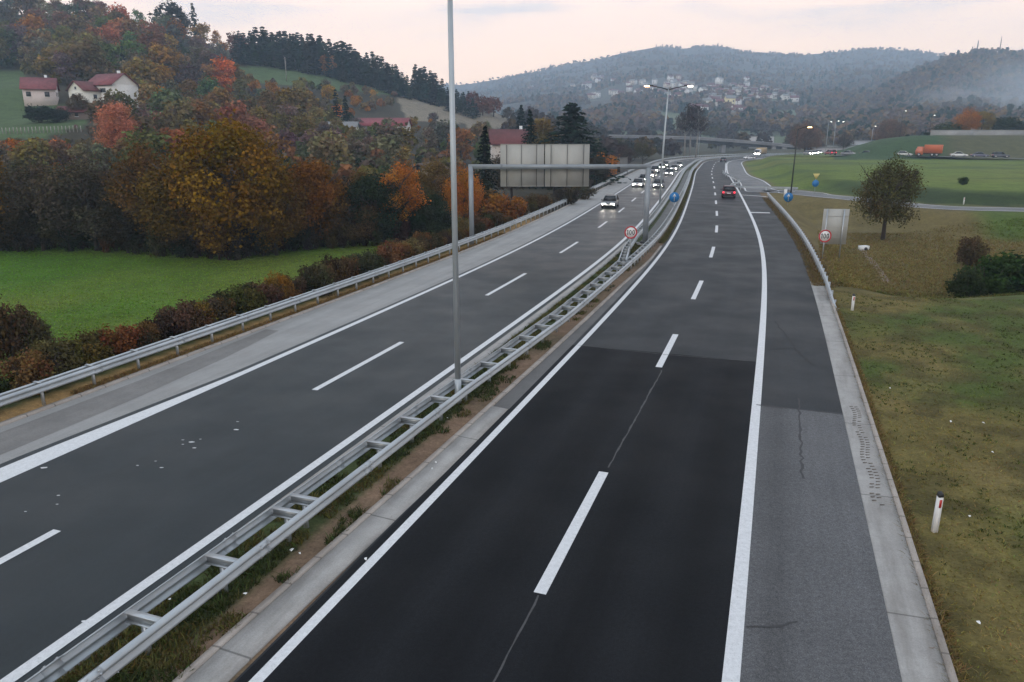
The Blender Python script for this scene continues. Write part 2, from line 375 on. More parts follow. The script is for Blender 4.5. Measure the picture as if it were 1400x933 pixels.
def cover(X, Y, Z):
    X = X.ravel(); Y = Y.ravel(); Z = Z.ravel(); d = np.maximum(Y,1)*CT-(Z-H)*ST; px = CX+F*X/d; py = yof((Z-H)/np.maximum(Y,1))
    s,t = st_of(X,Y); rd = rampd(X,Y)
    n1 = vnoise(X,Y,1/6.,21); n2 = vnoise(X,Y,1/1.7,22); n3 = vnoise(X,Y,1/25.,23)
    G = np.array([.055,.085,.020]); B = np.array([.105,.080,.032]); DK = np.array([.030,.045,.016]); D = np.array([.15,.105,.072])
    c = np.tile(G,(len(X),1))
    def lay(col, w):
        nonlocal c
        c = c*(1-w[:,None])+np.asarray(col)*w[:,None]
    # left field
    L = (t < -18)
    lay((.066,.136,.016), L*1.); lay((.115,.145,.026), L*.75*sm(.35,.75,n1*.35+n3*.65)); lay((.045,.05,.02), L*sm(-25.5,-21,t)*.9)
    lay((.05,.042,.025), L*sm(-19.6,-18.4,t)*1.); lay((.30,.185,.075), L*sm(-19.6,-19.1,t)*(1-sm(.0,.0001,-18.0-t*0-200)))
    # hill floor
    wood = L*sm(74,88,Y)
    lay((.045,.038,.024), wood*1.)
    for p in MEADOWS: lay((.072,.108,.044), (inpoly(px,py,p) & (Y > 85))*1.)
    for p in BARE: lay((.20,.17,.125), (inpoly(px,py,p) & (Y > 85))*1.)
    # median
    Md = (t > -7.6) & (t < -3.5)
    lay((.050,.066,.022), Md*1.); lay((.18,.12,.08), Md*np.clip(sm(-5.6,-5.2,t)*(.6+.9*n1)*1.2,0,1)); lay((.10,.085,.05), Md*sm(.55,.8,n2)*.6)
    # right verge and slopes
    Rt = (t > 6)
    near = Rt & (rd < 0)
    lay((.128,.104,.034), near*1.)
    gw = sm(.36,.62,vnoise(X,Y,1/7.5,31)*.55+vnoise(X,Y,1/2.6,32)*.45+.22*sm(9.5,15,t)*sm(20,30,Y)-.12*sm(11,8,t))
    lay((.066,.088,.021), near*gw*(1-sm(44,54,Y)))
    lay((.17,.13,.05), near*sm(.6,.85,n2)*.5); lay((.06,.05,.018), near*sm(.52,.30,vnoise(X,Y,1/.8,37))*.6)
    lay((.135,.105,.040), near*sm(46,54,Y)*.8); lay((.068,.105,.020), near*sm(-17,-10,rd)*sm(46,50,X-0.35*(Y-70))*.95)
    lay((.15,.10,.06), near*sm(8.4,7.0,t)*sm(44,50,Y)*.8)
    far = Rt & (rd >= 0)
    lay((.105,.145,.026), far*1.); lay((.135,.14,.036), far*sm(.4,.8,n3)*.7)
    lay((.026,.043,.015), far*sm(2.5,4.5,rd)*(1-sm(9,14.5,rd))*sm(14,22,t)*.95)
    lay((.05,.08,.025), far*sm(.55,.7,vnoise(X*1.,Y*2.5,1/22.,41))*.6)
    lay((.15,.115,.07), far*sm(4.2,2.6,rd)*.8)
    em = far & (Y > 219) & (Y < 420) & (px > 1140)
    lay((.040,.072,.028), em*1.); lay((.085,.080,.040), em*sm(1275,1310,px)*.9)
    # valley and far hills
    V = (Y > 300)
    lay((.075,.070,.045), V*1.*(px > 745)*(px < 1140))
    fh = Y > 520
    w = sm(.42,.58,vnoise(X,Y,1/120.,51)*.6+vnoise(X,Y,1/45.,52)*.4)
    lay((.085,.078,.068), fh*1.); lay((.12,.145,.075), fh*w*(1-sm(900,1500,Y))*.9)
    return c
def build_ground():
    az = np.radians(np.concatenate([np.arange(-180,-44,6),np.arange(-44,44,.25),np.arange(44,180,6)]))
    r = np.concatenate([[1.,4.,7.],np.geomspace(9,2720,300)])
    A,R = np.meshgrid(az,r); X = np.sin(A)*R; Y = np.cos(A)*R
    Z = terr(X,Y,True); fr = (Y < 4); Z = np.where(fr, np.where(abs(X)<60,-.03,Z*0-.03), Z)
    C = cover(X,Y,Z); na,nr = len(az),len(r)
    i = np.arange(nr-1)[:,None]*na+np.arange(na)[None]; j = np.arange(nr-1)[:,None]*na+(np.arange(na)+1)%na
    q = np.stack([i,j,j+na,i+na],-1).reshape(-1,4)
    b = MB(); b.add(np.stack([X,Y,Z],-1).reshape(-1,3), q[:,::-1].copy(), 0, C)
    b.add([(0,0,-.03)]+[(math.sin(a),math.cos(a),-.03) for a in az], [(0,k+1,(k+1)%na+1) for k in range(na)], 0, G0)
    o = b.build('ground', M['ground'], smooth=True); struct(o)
G0 = (.055,.085,.020)
build_ground()
# ------------------------------------------------------------------ road sheets
def srange(s0, s1, step=1.5): n = max(2,int((s1-s0)/step)+1); return np.linspace(s0,s1,n)
def ev(t, s): return np.array([t(q) for q in s]) if callable(t) else np.full(len(s), float(t))
def sheet(name, t0, t1, s0, s1, z, m, step=1.5, b=None, nt=1):
    s = srange(s0,s1,step); a = ev(t0,s); c = ev(t1,s); own = b is None; b = b or MB()
    vs, us = [], []
    for k in range(nt+1):
        t = a+(c-a)*k/nt; x,y = rxy(s,t); vs.append(np.stack([x,y,np.full(len(s),z)],1)); us.append(np.stack([t,s],1))
    n = len(s); i = np.arange(n-1)
    fs = np.concatenate([np.stack([k*n+i,(k+1)*n+i,(k+1)*n+i+1,k*n+i+1],1) for k in range(nt)])
    b.add(np.vstack(vs), fs, 0, None, np.vstack(us))
    if own: return struct(b.build(name, m, uv=True))
def slab(name, prof, s0, s1, m, step=1.5):                      # closed profile [(t,z)] swept along the road
    s = srange(s0,s1,step); b = MB(); rings = []; uv = []
    for q in s:
        rings.append([tuple(rp(q,t,z)) for t,z in prof]); uv += [(t,q) for t,z in prof]
    b.loft(rings); b.U[-1] = np.array(uv); return struct(b.build(name, m, uv=True))
tab = lambda *p: (lambda s: float(np.interp(s, [sY(q[0]) for q in p], [q[1] for q in p])))
sJ = sY(29.0); sJ2 = sY(24.2)
sheet('road', -4.0, 6.6, S0, S1, 0., M['old'])
sheet('road_new_surface', tab((0,-3.95),(300,-3.95)), 3.52, S0, sJ, .004, M['new'])
sheet('road_shoulder', 3.60, 6.30, S0, sJ2, .004, M['shoulder'])
sheet('road_opposite', -14.95, -7.15, S0, S1, 0., M['left'])
sheet('road_shoulder_opposite', -18.1, -14.95, S0, S1, .0, M['pale'])
sheet('road_stain', tab((0,-17.9),(20,-17.6),(27,-17.9)), tab((0,-15.9),(18,-16.2),(23,-16.6),(27,-17.2)), sY(4), sY(27), .004, M['patch'])
sheet('median_paving', -6.0, -4.95, sY(58.5), sY(190), .006, M['gravel'])
slab('gutter_strip', [(6.30,-.1),(6.30,.012),(6.34,.012),(7.02,.04),(7.02,-.1)], S0, sY(46.3), M['conc'])
slab('road_kerb', [(7.02,-.1),(7.02,.06),(7.14,.07),(7.17,-.1)], S0, sY(45.2), M['kerb'])
kt = lambda Y: float(np.interp(Y,[0,10,16,29,42,51,300],[-4.75,-4.72,-4.58,-4.42,-4.3,-3.98,-3.98]))
def median_kerb():
    for nm,(a,c,h0,h1),m,e in (('median_kerb',(-.17,.0,.06,.07),M['kerb'],sY(58)),('median_gutter',(.0,.62,.045,.010),M['conc'],sY(21.3))):
        s = srange(S0,e,1.2); b = MB(); rings = []; uv = []
        for q in s:
            Y = rp(q,0).y; k = kt(Y); k1 = min(k+c,-3.95) if nm == 'median_gutter' else k+c
            pr = [(k+a,-.1),(k+a,h0),(k1,h1),(k1,-.1)]
            rings.append([tuple(rp(q,t,z)) for t,z in pr]); uv += [(t,q) for t,z in pr]
        b.loft(rings); b.U[-1] = np.array(uv); struct(b.build(nm, m, uv=True))
    s0 = sY(21.3); sheet('median_gutter_dirt', lambda s: kt(rp(s,0).y), -3.93, s0, sY(50), .006, M['stain'])
median_kerb()
slab('gutter_strip_opposite', [(-7.15,-.1),(-7.15,.006),(-6.75,.03),(-6.75,-.1)], S0, sY(60), M['conc'])
slab('kerb_opposite', [(-18.32,-.1),(-18.32,.07),(-18.14,.075),(-18.1,.02),(-18.1,-.1)], S0, S1, M['kerb'])
# markings
sheet('edge_line', -3.76, -3.54, S0, S1, .009, M['paint'])
sheet('edge_line', 3.52, 3.80, S0, S1, .009, M['paint'])
sheet('edge_line', -7.62, -7.36, S0, S1, .008, M['paint'])
sheet('edge_line', tab((0,-15.35),(14,-15.3),(21.5,-14.78),(40,-14.72),(300,-14.72)), -14.48, S0, S1, .008, M['paint'])
sheet('shoulder_seam', tab((0,-15.6),(14,-15.55),(21.5,-15.02),(45,-14.9),(60,-14.8)), -14.7, S0, sY(60), .004, M['left'])
def dashes():
    b = MB()
    for y0,y1 in ((812,646),(502.5,457.5)):
        a = gp(740,y0)[1] if y0 == 812 else gp(908,y0)[1]; c = gp(828,y1)[1]
        sheet('', -.125, .125, sY(a), sY(c), .009, None, b=b)
    s = sY(gp(949,409.5)[1]); P0 = 15.0
    while s < S1-10: sheet('', -.125, .125, s, s+5.6, .008, None, b=b); s += P0
    struct(b.build('lane_dashes', M['paint'], uv=True))
    b = MB(); s = st_of(*[np.array([q]) for q in gp(487,500.5)])[0][0]-3
    L = [gp(-70,808),(gp(76,725)),gp(425,533),gp(549,468),gp(661,404),gp(718,374),gp(763,346),gp(789,331),gp(815,311.5),gp(831,303)]
    for i in range(0,10,2):
        sa = [st_of(np.array([q[0]]),np.array([q[1]]))[0][0] for q in L[i:i+2]]; sheet('', -11.1, -10.87, sa[0], sa[1], .008, None, b=b)
    s = sa[0]+15.5
    while s < S1-10: sheet('', -11.1, -10.87, s, s+5.8, .008, None, b=b); s += 15.2
    struct(b.build('lane_dashes_opposite', M['paint'], uv=True))
    s = st_of(*[np.array([q]) for q in gp(1036,291)])[0][0]; sheet('bay_line', 3.8, 5.9, s-.45, s+.45, .009, M['paint'])
dashes()
# cracks, seams and rubber
def scribble(name, pts, w, m, z=.011, jit=.03):
    b = MB(); s = np.array([p[0] for p in pts],float); t = np.array([p[1] for p in pts],float)
    n = max(6,int(abs(s[-1]-s[0])*4+abs(t[-1]-t[0])*6)); k = np.linspace(0,1,n); kk = np.linspace(0,1,len(pts))
    ss = np.interp(k,kk,s); tt = np.interp(k,kk,t)+RNG.normal(0,jit,n); ww = w*(.6+.8*RNG.random(n))/2
    dx = abs(s[-1]-s[0]) >= abs(t[-1]-t[0])
    a = [rp(q,u-(v if dx else 0),z) if dx else rp(q-v,u,z) for q,u,v in zip(ss,tt,ww)]
    c = [rp(q,u+v,z) if dx else rp(q+v,u,z) for q,u,v in zip(ss,tt,ww)]
    b.add([tuple(p) for p in a+c], [(i,i+1,n+i+1,n+i) for i in range(n-1)]); return struct(b.build(name, m))
def sp(x, y): g = gp(x,y); s,t = st_of(np.array([g[0]]),np.array([g[1]])); return (float(s[0]),float(t[0]))
M['seam'] = plain('pale_seam', (.058,.058,.060), .8, 0, .3, 8)
scribble('road_seam', [sp(668,945),sp(737,815)], .035, M['seam'], jit=.008); scribble('road_seam', [sp(832,640),sp(905,507)], .05, M['seam'], jit=.01)
scribble('road_joint', [(sJ,-3.9),(sJ-.2,0),(sJ,3.5)], .04, M['seam'], jit=.02)
scribble('road_crack', [sp(1092,545),sp(1095,600),sp(1097,655)], .06, M['crack']); scribble('road_crack', [sp(1024,858),sp(1060,857),sp(1088,850)], .06, M['crack'])
scribble('road_crack', [(sJ2,3.65),(sJ2+.05,6.28)], .07, M['crack'], jit=.015)
scribble('skid_mark', [sp(1060,440),sp(1090,480),sp(1112,500)], .08, M['rubber_mark']); scribble('skid_mark', [sp(1046,478),sp(1100,476)], .06, M['rubber_mark'])
def treads():
    b = MB(); a = sp(1186,560); c = sp(1188,690)
    for k in range(38):
        f = k/37; s = a[0]+(c[0]-a[0])*f; t = 6.55+.05*math.sin(k*.5)
        for q in (0,.14):
            if random.random() < .8:
                p0 = rp(s,t+q,.035); p1 = rp(s+.03,t+q+.10,.04); b.bar(p0,p1,.035,.006)
    struct(b.build('tyre_prints', M['mud']))
    b = MB()
    for x,y in [(250,602),(262,605),(274,601),(250,608),(266,613),(213,631),(221,640),(188,637),(323,588),(325,577),(35,700),(80,678),(78,690),(115,850),(60,640)]:
        g = gp(x,y); n = 7; r = .025+.05*random.random()**2
        b.add([(g[0]+r*math.cos(i*2*PI/n)*(1.2+.5*random.random()),g[1]+r*.7*math.sin(i*2*PI/n)*(.7+.6*random.random()),.009) for i in range(n)], [tuple(range(n))])
    struct(b.build('road_flecks', M['paint']))
treads()
def strip_on(name, pts, w, z, m, n=None):                       # a road or path laid on the terrain
    C = nspline(np.array(pts,float), n or 160); T = np.gradient(C,axis=0); T /= np.linalg.norm(T,axis=1)[:,None]; N = np.stack([T[:,1],-T[:,0]],1)
    a = C-N*w/2; c = C+N*w/2; d = np.concatenate([[0],np.cumsum(np.linalg.norm(np.diff(C,axis=0),axis=1))])
    za = (z(C) if callable(z) else np.full(len(C),z)); m_ = len(C); i = np.arange(m_-1)
    v = np.vstack([np.column_stack([a,za]),np.column_stack([c,za])]); uv = np.vstack([np.stack([np.full(m_,-w/2),d],1),np.stack([np.full(m_,w/2),d],1)])
    b = MB(); b.add(v, np.stack([i,m_+i,m_+i+1,i+1],1), 0, None, uv); return struct(b.build(name, m, uv=True))
strip_on('slip_road', RAMP, 5.2, .006, M['ramp'], 400)
def edge_offset(d): N = np.stack([RT[:,1],-RT[:,0]],1); return RC+N*d
E1 = edge_offset(2.35); E2 = edge_offset(-2.35)
for E in (E1[::8], E2[:300:8]): strip_on('slip_road_line', E, .22, .011, M['paint'], 300)
strip_on('nose_line', [tuple(rp(sY(113),3.7))[:2],tuple(rp(sY(112),5.4))[:2],tuple(rp(sY(110.5),7.2))[:2]], .5, .012, M['paint'], 20)
strip_on('valley_road', XR, 7., lambda C: XZ(C), M['ramp'])
# ------------------------------------------------------------------ guard rails
WB = [(0,.44),(.025,.45),(.085,.49),(.085,.535),(.02,.575),(.02,.615),(.085,.655),(.085,.70),(.025,.74),(0,.75)]
def rail_mesh(tf, s0, s1, face, drop=None, step=1.0, zoff=0.):
    s = srange(s0,s1,step); b = MB(); rings = []
    for q in s:
        t = tf(q); dz = drop(q) if drop else 0.
        pr = [(t+face*d, z+dz+zoff) for d,z in WB]+[(t+face*(d-.012), z+dz+zoff) for d,z in WB[::-1]]
        rings.append([tuple(rp(q,a,z)) for a,z in pr])
    b.loft(rings); q = math.ceil(s0/4)*4.
    while q < min(s1-1,sY(75)):                                 # overlapped joints with their bolts
        rr = []
        for u in (q,q+.34):
            t = tf(u); dz = drop(u) if drop else 0.
            rr.append([tuple(rp(u,t+face*(d+.007),z+dz+zoff)) for d,z in WB]+[tuple(rp(u,t+face*(d-.018),z+dz+zoff)) for d,z in WB[::-1]])
        b.loft(rr)
        for u in (q+.06,q+.28):
            for d,z in ((.05,.47),(.09,.515),(.02,.595),(.09,.68),(.05,.725)): p = rp(u,tf(u)+face*(d+.006),z+(drop(u) if drop else 0.)+zoff); b.box(p,(.03,.03,.03),hd(u))
        q += 4.
    return b
def post(b, s, t, h=.72, w=.10, d=.06, z0=-.25, sink=0.):
    p = rp(s,t); b.box((p.x,p.y,(z0+h)/2), (w,d,h-z0), hd(s)+PI/2)
def guardrail(label, tf, s0, s1, face, every, drop=None, back=False):
    r = thing('guardrail', label, 'guardrail', rp(s0,tf(s0)))
    inv = -r.location
    def fin(b, nm, m):
        b.V = [v+np.array(inv) for v in b.V]; return b.build(nm, m, r)
    fin(rail_mesh(tf,s0,s1,face,drop), 'rail_beam', M['beam'])
    s = s0+.6; n = 0; rest = MB(); nr = 0
    while s < s1:
        dz = drop(s) if drop else 0.
        b = MB() if n < 90 else rest
        post(b, s, tf(s)-face*.08, .74+dz)
        if back: p = rp(s,tf(s)-face*.2,.76+dz); b.box(p,(.30,.09,.05),hd(s)+PI/2)
        if n < 90: fin(b,'post',M['steel'])
        else: nr += 1
        n += 1; s += every
    if nr: o = fin(rest,'far_posts',M['steel']); o['kind'] = 'stuff'
    if back:
        ss = srange(s0,s1,1.); b = MB(); b.tube([rp(q,tf(q)-face*.3,.70) for q in ss], .055, 8); fin(b,'back_rail',M['steel'])
    return r
def double_rail(label, ta, tb, s0, s1, rungs, drop=None):
    r = thing('median_guardrail', label, 'guardrail', rp(s0,ta(s0))); inv = np.array(-r.location)
    def fin(b, nm, m): b.V = [v+inv for v in b.V]; return b.build(nm, m, r)
    fin(rail_mesh(ta,s0,s1,-1), 'rail_beam', M['beam']); fin(rail_mesh(tb,s0,s1,1), 'rail_beam', M['beam'])
    rest = MB(); nr = 0
    for n,s in enumerate(rungs):
        a = rp(s,ta(s)+.01,.655); c = rp(s,tb(s)-.01,.655)
        if n < 48:
            b = MB(); b.bar(a,c,.012,.17); b.bar(a+Vector((0,0,.085)),c+Vector((0,0,.085)),.13,.014); b.bar(a-Vector((0,0,.085)),c-Vector((0,0,.085)),.13,.014); fin(b,'spacer',M['steel'])
            b = MB(); post(b,s,(ta(s)+tb(s))/2,.57); fin(b,'post',M['steel'])
        else:
            rest.bar(a,c,.13,.17); post(rest,s,(ta(s)+tb(s))/2,.57); nr += 1
    if nr: o = fin(rest,'far_spacers',M['steel']); o['kind'] = 'stuff'
    return r
guardrail('long steel guardrail with a back rail beside the pale shoulder and brown hedge', tab((0,-18.62),(30,-18.5),(300,-18.5)), sY(5), sY(340), 1, 2.0, back=True)
tML = tab((0,-6.35),(10.7,-6.2),(18,-6.05),(26,-5.75),(32,-5.52),(46,-5.45)); tMR = tab((0,-5.6),(12,-5.45),(21,-5.3),(31,-4.82),(46,-4.66))
rg = [sY(q) for q in (5.2,7.1,8.9,10.7,12.6,13.2,16.3,18.05,19.85,21.6,23.5)]; rg += list(np.arange(rg[-1]+1.95,sY(46),1.95))
double_rail('near ladder shaped median guardrail around the tall lamp post', tML, tMR, sY(3), sY(46.5), rg)
tA = tab((46.5,-5.45),(52,-6.1),(60,-6.55),(300,-6.6)); tB = tab((46.5,-5.05),(52,-5.75),(60,-6.15),(300,-6.2))
tC = tab((46.5,-5.0),(52,-4.92),(60,-4.8),(300,-4.75)); tD = tab((46.5,-4.66),(60,-4.42),(300,-4.35))
double_rail('median guardrail branch beside the oncoming lanes, behind the gantry column', tA, tB, sY(46.6), sY(335), np.arange(sY(46.6)+.6,sY(335),1.33))
double_rail('median guardrail branch in front of the gantry column, beside the near lanes', tC, tD, sY(46.6), sY(335), np.arange(sY(46.6)+.9,sY(335),1.33))
sEnd = sY(38.9)
guardrail('steel guardrail with a sloped down end beside the round speed sign and grey board', tab((38,7.3),(44,6.98),(51,6.95),(130,7.2)), sEnd, sY(109), -1, 1.33, drop=lambda s: -.75*float(sm(sEnd+6,sEnd,s)))
def rail_free(label, pts, name='guardrail', every=2.):
    C = nspline(np.array(pts,float),60); r = thing(name,label,'guardrail',(C[0][0],C[0][1],0)); o = np.array(r.location)
    T = np.gradient(C,axis=0); T /= np.linalg.norm(T,axis=1)[:,None]; N = np.stack([T[:,1],-T[:,0]],1); b = MB(); rings = []
    for c,n in zip(C,N):
        rings.append([(c[0]+n[0]*d-o[0],c[1]+n[1]*d-o[1],z) for d,z in WB]+[(c[0]+n[0]*(d-.015)-o[0],c[1]+n[1]*(d-.015)-o[1],z) for d,z in WB[::-1]])
    b.loft(rings); b.build('rail_beam',M['beam'],r)
    L = np.concatenate([[0],np.cumsum(np.linalg.norm(np.diff(C,axis=0),axis=1))]); q = .5
    while q < L[-1]:
        x = np.interp(q,L,C[:,0])-o[0]; y = np.interp(q,L,C[:,1])-o[1]; b = MB(); b.box((x,y,.1),(.1,.06,1.25)); b.build('post',M['steel'],r); q += every
    return r
rail_free('short guardrail along the near edge of the slip road behind the lone tree', [tuple(q) for q in edge_offset(-3.1)[85:205:12]], every=4.)
# ------------------------------------------------------------------ poles, gantry and signs
def lamp_single(label, loc, h, arm, ang, pm, glow, r0=.09, group=None, lean=0.):
    o = thing('street_lamp', label, 'street lamp', loc, ang, group)
    b = MB(); b.tube([(0,0,-.3),(0,0,h*.5),(0,0,h)],[r0,r0*.8,r0*.55],10); b.build('pole',pm,o,smooth=True)
    b = MB(); b.tube([(0,0,h-.05),(arm*.35,0,h+.28),(arm*.8,0,h+.38)],[r0*.5,r0*.42,r0*.38],8); b.build('arm',pm,o,smooth=True)
    hd_ = MB(); hd_.loft([[(arm*.72+x,y*w,h+.40+z) for y,z in ((-1,-.03),(-.6,.07),(.6,.07),(1,-.03))] for x,w in ((0,.06),(.2,.16),(.55,.16),(.75,.08))]); k = hd_.build('lamp_head',pm,o)
    ln = MB(); ln.loft([[(arm*.72+x,y*w,h+.375+z) for y,z in ((-1,0),(-.5,-.06),(.5,-.06),(1,0))] for x,w in ((.16,.10),(.36,.14),(.62,.10))]); ln.build('lens',glow,k)
    return o
# tall stepped post in the median, head above the photo
o = thing('street_lamp', 'tall grey stepped lamp post standing inside the near median guardrail', 'street lamp', rp(sY(21.3),-5.72,-.05), hd(24.))
b = MB(); b.tube([(0,0,-.2),(0,0,.9)],[.112,.112],14); b.build('base_sleeve',M['pole'],o,smooth=True)
b = MB(); b.tube([(0,0,.9),(0,0,7.2),(0,0,12.55)],[.098,.088,.078],14); b.tube([(0,0,12.55),(0,0,12.65),(0,0,14.3)],[.078,.05,.045],14); b.build('pole',M['pole'],o,smooth=True)
b = MB(); b.tube([(0,0,12.45),(0,0,12.6)],[.094,.094],14); b.build('collar',M['pole'],o,smooth=True)
for sg in (-1,1):
    b = MB(); b.tube([(0,0,14.2),(0,sg*.7,14.42),(0,sg*2.,14.5)],[.05,.045,.04],8); b.build('arm',M['pole'],o,smooth=True)
    b = MB(); b.box((0,sg*2.35,14.52),(.3,.75,.12)); k = b.build('lamp_head',M['pole'],o)
    b = MB(); b.box((0,sg*2.4,14.44),(.2,.5,.05)); b.build('lens',M['cool'],k)
# double lamp further along the median
c = at(902,283,93.); ang = 0
o = thing('street_lamp', 'twin arm lamp post with both heads lit, beyond the sign gantry', 'street lamp', (c.x,93.,0), 0)
b = MB(); b.tube([(0,0,-.2),(.05,0,7),(.30,0,13.9)],[.13,.11,.07],10); b.build('pole',M['pole'],o,smooth=True)
for sg,gl in ((-1,M['warm']),(1,M['cool'])):
    b = MB(); b.tube([(.30,0,13.8),(.3+sg*.9,0,14.05),(.3+sg*2.,0,14.25)],[.06,.05,.045],8); b.build('arm',M['dpole'],o,smooth=True)
    b = MB(); b.box((.3+sg*2.15,0,14.3),(.6,.26,.1)); k = b.build('lamp_head',M['dpole'],o)
    b = MB(); b.loft([[(.3+sg*(2.55+x),y*w,14.22+z) for y,z in ((-1,.04),(-.6,-.07),(.6,-.07),(1,.04))] for x,w in ((-.25,.12),(.1,.17),(.32,.1))]); b.build('lens',gl,k)
p = Vector((*gp(1081,266),0)); q = at(1091,177,p.y)
o = thing('street_lamp', 'dark lamp post with an amber lit head between motorway and slip road', 'street lamp', p, 0)
lx = q.x-p.x; hz = q.z
b = MB(); b.tube([(0,0,-.3),(lx*.5,0,hz*.5),(lx,0,hz)],[.11,.09,.07],10); b.build('pole',M['dpole'],o,smooth=True)
b = MB(); b.tube([(lx,0,hz-.05),(lx+.7,0,hz+.25),(lx+1.4,0,hz+.33)],[.06,.05,.045],8); b.build('arm',M['dpole'],o,smooth=True)
b = MB(); b.box((lx+1.5,0,hz+.38),(.9,.3,.12)); k = b.build('lamp_head',M['dpole'],o)
b = MB(); b.box((lx+1.7,0,hz+.28),(.5,.3,.1)); b.build('lens',M['warm'],k)
FARL = [(1133,167,206,300,'cool','first small lit lamp post behind the roundabout traffic'),(1143,166,205,290,'cool','second small lit lamp post behind the roundabout traffic'),(1157,167,209,260,'cool','brightest white lamp on a thin dark post near the roundabout'),(1194,173,208,330,'cool','faint lamp post left of the green embankment'),(1235,152,188,300,'cool','lit lamp post above the green embankment'),(1274,158,184,280,'cool','lit lamp post at the end of the retaining wall'),(957,178,212,330,'cool','thin pale lamp post left of the overpass')]
for x,y,yb,Y,g,lab in FARL:
    t = at(x,y,Y); b0 = at(x,yb,Y); z0 = tz(t.x,Y)
    lamp_single(lab,(t.x,Y,z0),t.z-z0-.3,.8,PI if x == 1157 else 0,M['dpole'] if x in (1157,1235,1274) else M['pole'],M[g],.10,'small lit lamps in the valley')
# gantry
def gantry():
    o = thing('sign_gantry', 'grey steel gantry with two blank sign backs over the oncoming lanes', 'sign gantry', (0,60.3,0))
    a = at(645,320,60.3); c = at(881,320,60.3); xl = (645-CX)/F*(60.3*CT+8*ST); xr = 10.85
    zt = at(700,231,60.3).z
    b = MB(); b.box((xl,0,zt/2),(.36,.36,zt+.4)); b.build('column',M['gantry'],o)
    b = MB(); b.box((xr,0,zt/2),(.38,.38,zt+.2)); k = b.build('column',M['gantry'],o)
    b = MB(); b.box((xr,0,.06),(1.3,1.3,.12)); b.build('foot',M['wallc'],k)
    b = MB(); b.box((xr,-.02,.18),(.8,.8,.1)); b.build('base_plate',M['trim'],k)
    b = MB(); b.box(((xl+xr)/2,0,zt+.16),(xr-xl+.38,.32,.36)); b.build('beam',M['gantry'],o)
    for xx in (xl+3.2,): b = MB(); b.box((xx-.85,0,zt+.16),(.06,.46,.5)); b.build('joint_flange',M['gantry'],o)
    for x0,x1 in ((684,743.5),(745.5,805)):
        pa = at(x0,197,60.6); pb = at(x1,255,60.6); w = pb.x-pa.x; zc = (pa.z+pb.z)/2-.02; hh = pa.z-pb.z; xc = (pa.x+pb.x)/2
        b = MB(); b.box((xc,.42,zc),(w,.05,hh)); s = b.build('sign_panel',M['back'],o)
        for f in ((.14,.48,.83) if x0 < 700 else (.13,.5,.87)):
            b = MB(); b.box((pa.x+w*f,.35,zc),(.035,.06,hh-.04)); b.build('panel_rib',M['rib'],s)
        for e in (0,1):
            b = MB(); b.box((xc,.39,zc+(hh/2-.02)*(1 if e else -1)),(w,.03,.04)); b.build('panel_edge',M['back'],s)
    q = at(846,233,60.); b = MB(); b.box((q.x,-.2,q.z+.05),(.2,.25,.42)); b.build('camera_box',M['black'],o)
gantry()
def disc(b, c, r, y0, y1, n=28, mi=0):
    ang = [2*PI*k/n for k in range(n)]; b.prism([(r*math.cos(a),r*math.sin(a)) for a in ang],(c[0],y0,c[1]),(1,0,0),(0,0,1),(0,1,0),y1-y0,mi)
def ring(b, c, rx, rz, w, y, th=.006, n=20):
    for k in range(n):
        a0,a1 = 2*PI*k/n,2*PI*(k+1)/n
        b.prism([(rx*math.cos(a0),rz*math.sin(a0)),(rx*math.cos(a1),rz*math.sin(a1)),((rx-w)*math.cos(a1),(rz-w)*math.sin(a1)),((rx-w)*math.cos(a0),(rz-w)*math.sin(a0))],(c[0],y,c[1]),(1,0,0),(0,0,1),(0,1,0),-th)
def speed_sign(label, loc, zc, r, ph=None):
    o = thing('speed_limit_sign', label, 'road sign', loc)
    b = MB(); b.tube([(0,.06,-.3-0),(0,.06,zc+r*.5)],.032,10); b.build('post',M['steel'],o,smooth=True)
    b = MB(); disc(b,(0,zc),r,0,.02); f = b.build('sign_face',M['white'],o)
    b = MB(); ring(b,(0,zc),r,r,r*.2,-.001,n=32); b.build('red_ring',M['red'],f)
    b = MB(); h = r*.40; w = r*.13
    b.prism([(-r*.53,-h),(-r*.40,-h),(-r*.40,h),(-r*.53,h),(-r*.64,h*.62),(-r*.60,h*.50),(-r*.53,h*.62)],(0,-.002,zc),(1,0,0),(0,0,1),(0,1,0),-.008); b.build('digit',M['black'],f)
    for cx in (-.07,.43): b = MB(); ring(b,(r*cx,zc),r*.20,h,w*.85,-.002,.008); b.build('digit',M['black'],f)
    return o
g = gp(861,352); zc = at(862,318,g[1]).z
speed_sign('round red rimmed speed sign reading 100 in the median by the gantry', (g[0],g[1],0), zc, .46)
Ys = 53.; q = at(1128,323,Ys); zg = tz(q.x,Ys)
speed_sign('round red rimmed speed sign reading 100 in front of the grey board', (q.x,Ys,zg), q.z-zg, .46)
ARW = [(-.06,-.75),(.06,-.75),(.06,.15),(.32,.15),(0,.72),(-.32,.15),(-.06,.15)]
def arrow_sign(o, zc, r, flip=False):
    b = MB(); disc(b,(0,zc),r,0,.02); f = b.build('sign_face',M['blue'],o)
    b = MB(); b.prism([(x*r*1.1,z*r) for x,z in ARW],(0,-.002,zc),(1,0,0),(0,0,1),(0,1,0),-.008); b.build('arrow',M['white'],f)
q = at(922,270,84.); o = thing('arrow_sign', 'round blue sign with a white arrow in the median', 'road sign', (q.x,84.,0))
b = MB(); b.tube([(0,.06,-.3),(0,.06,q.z+.3)],.032,8); b.build('post',M['steel'],o); arrow_sign(o,q.z,.56)
q = at(1078,270,101.); o = thing('arrow_sign', 'round blue sign with a white arrow at the slip road nose', 'road sign', (q.x,101.,-.2))
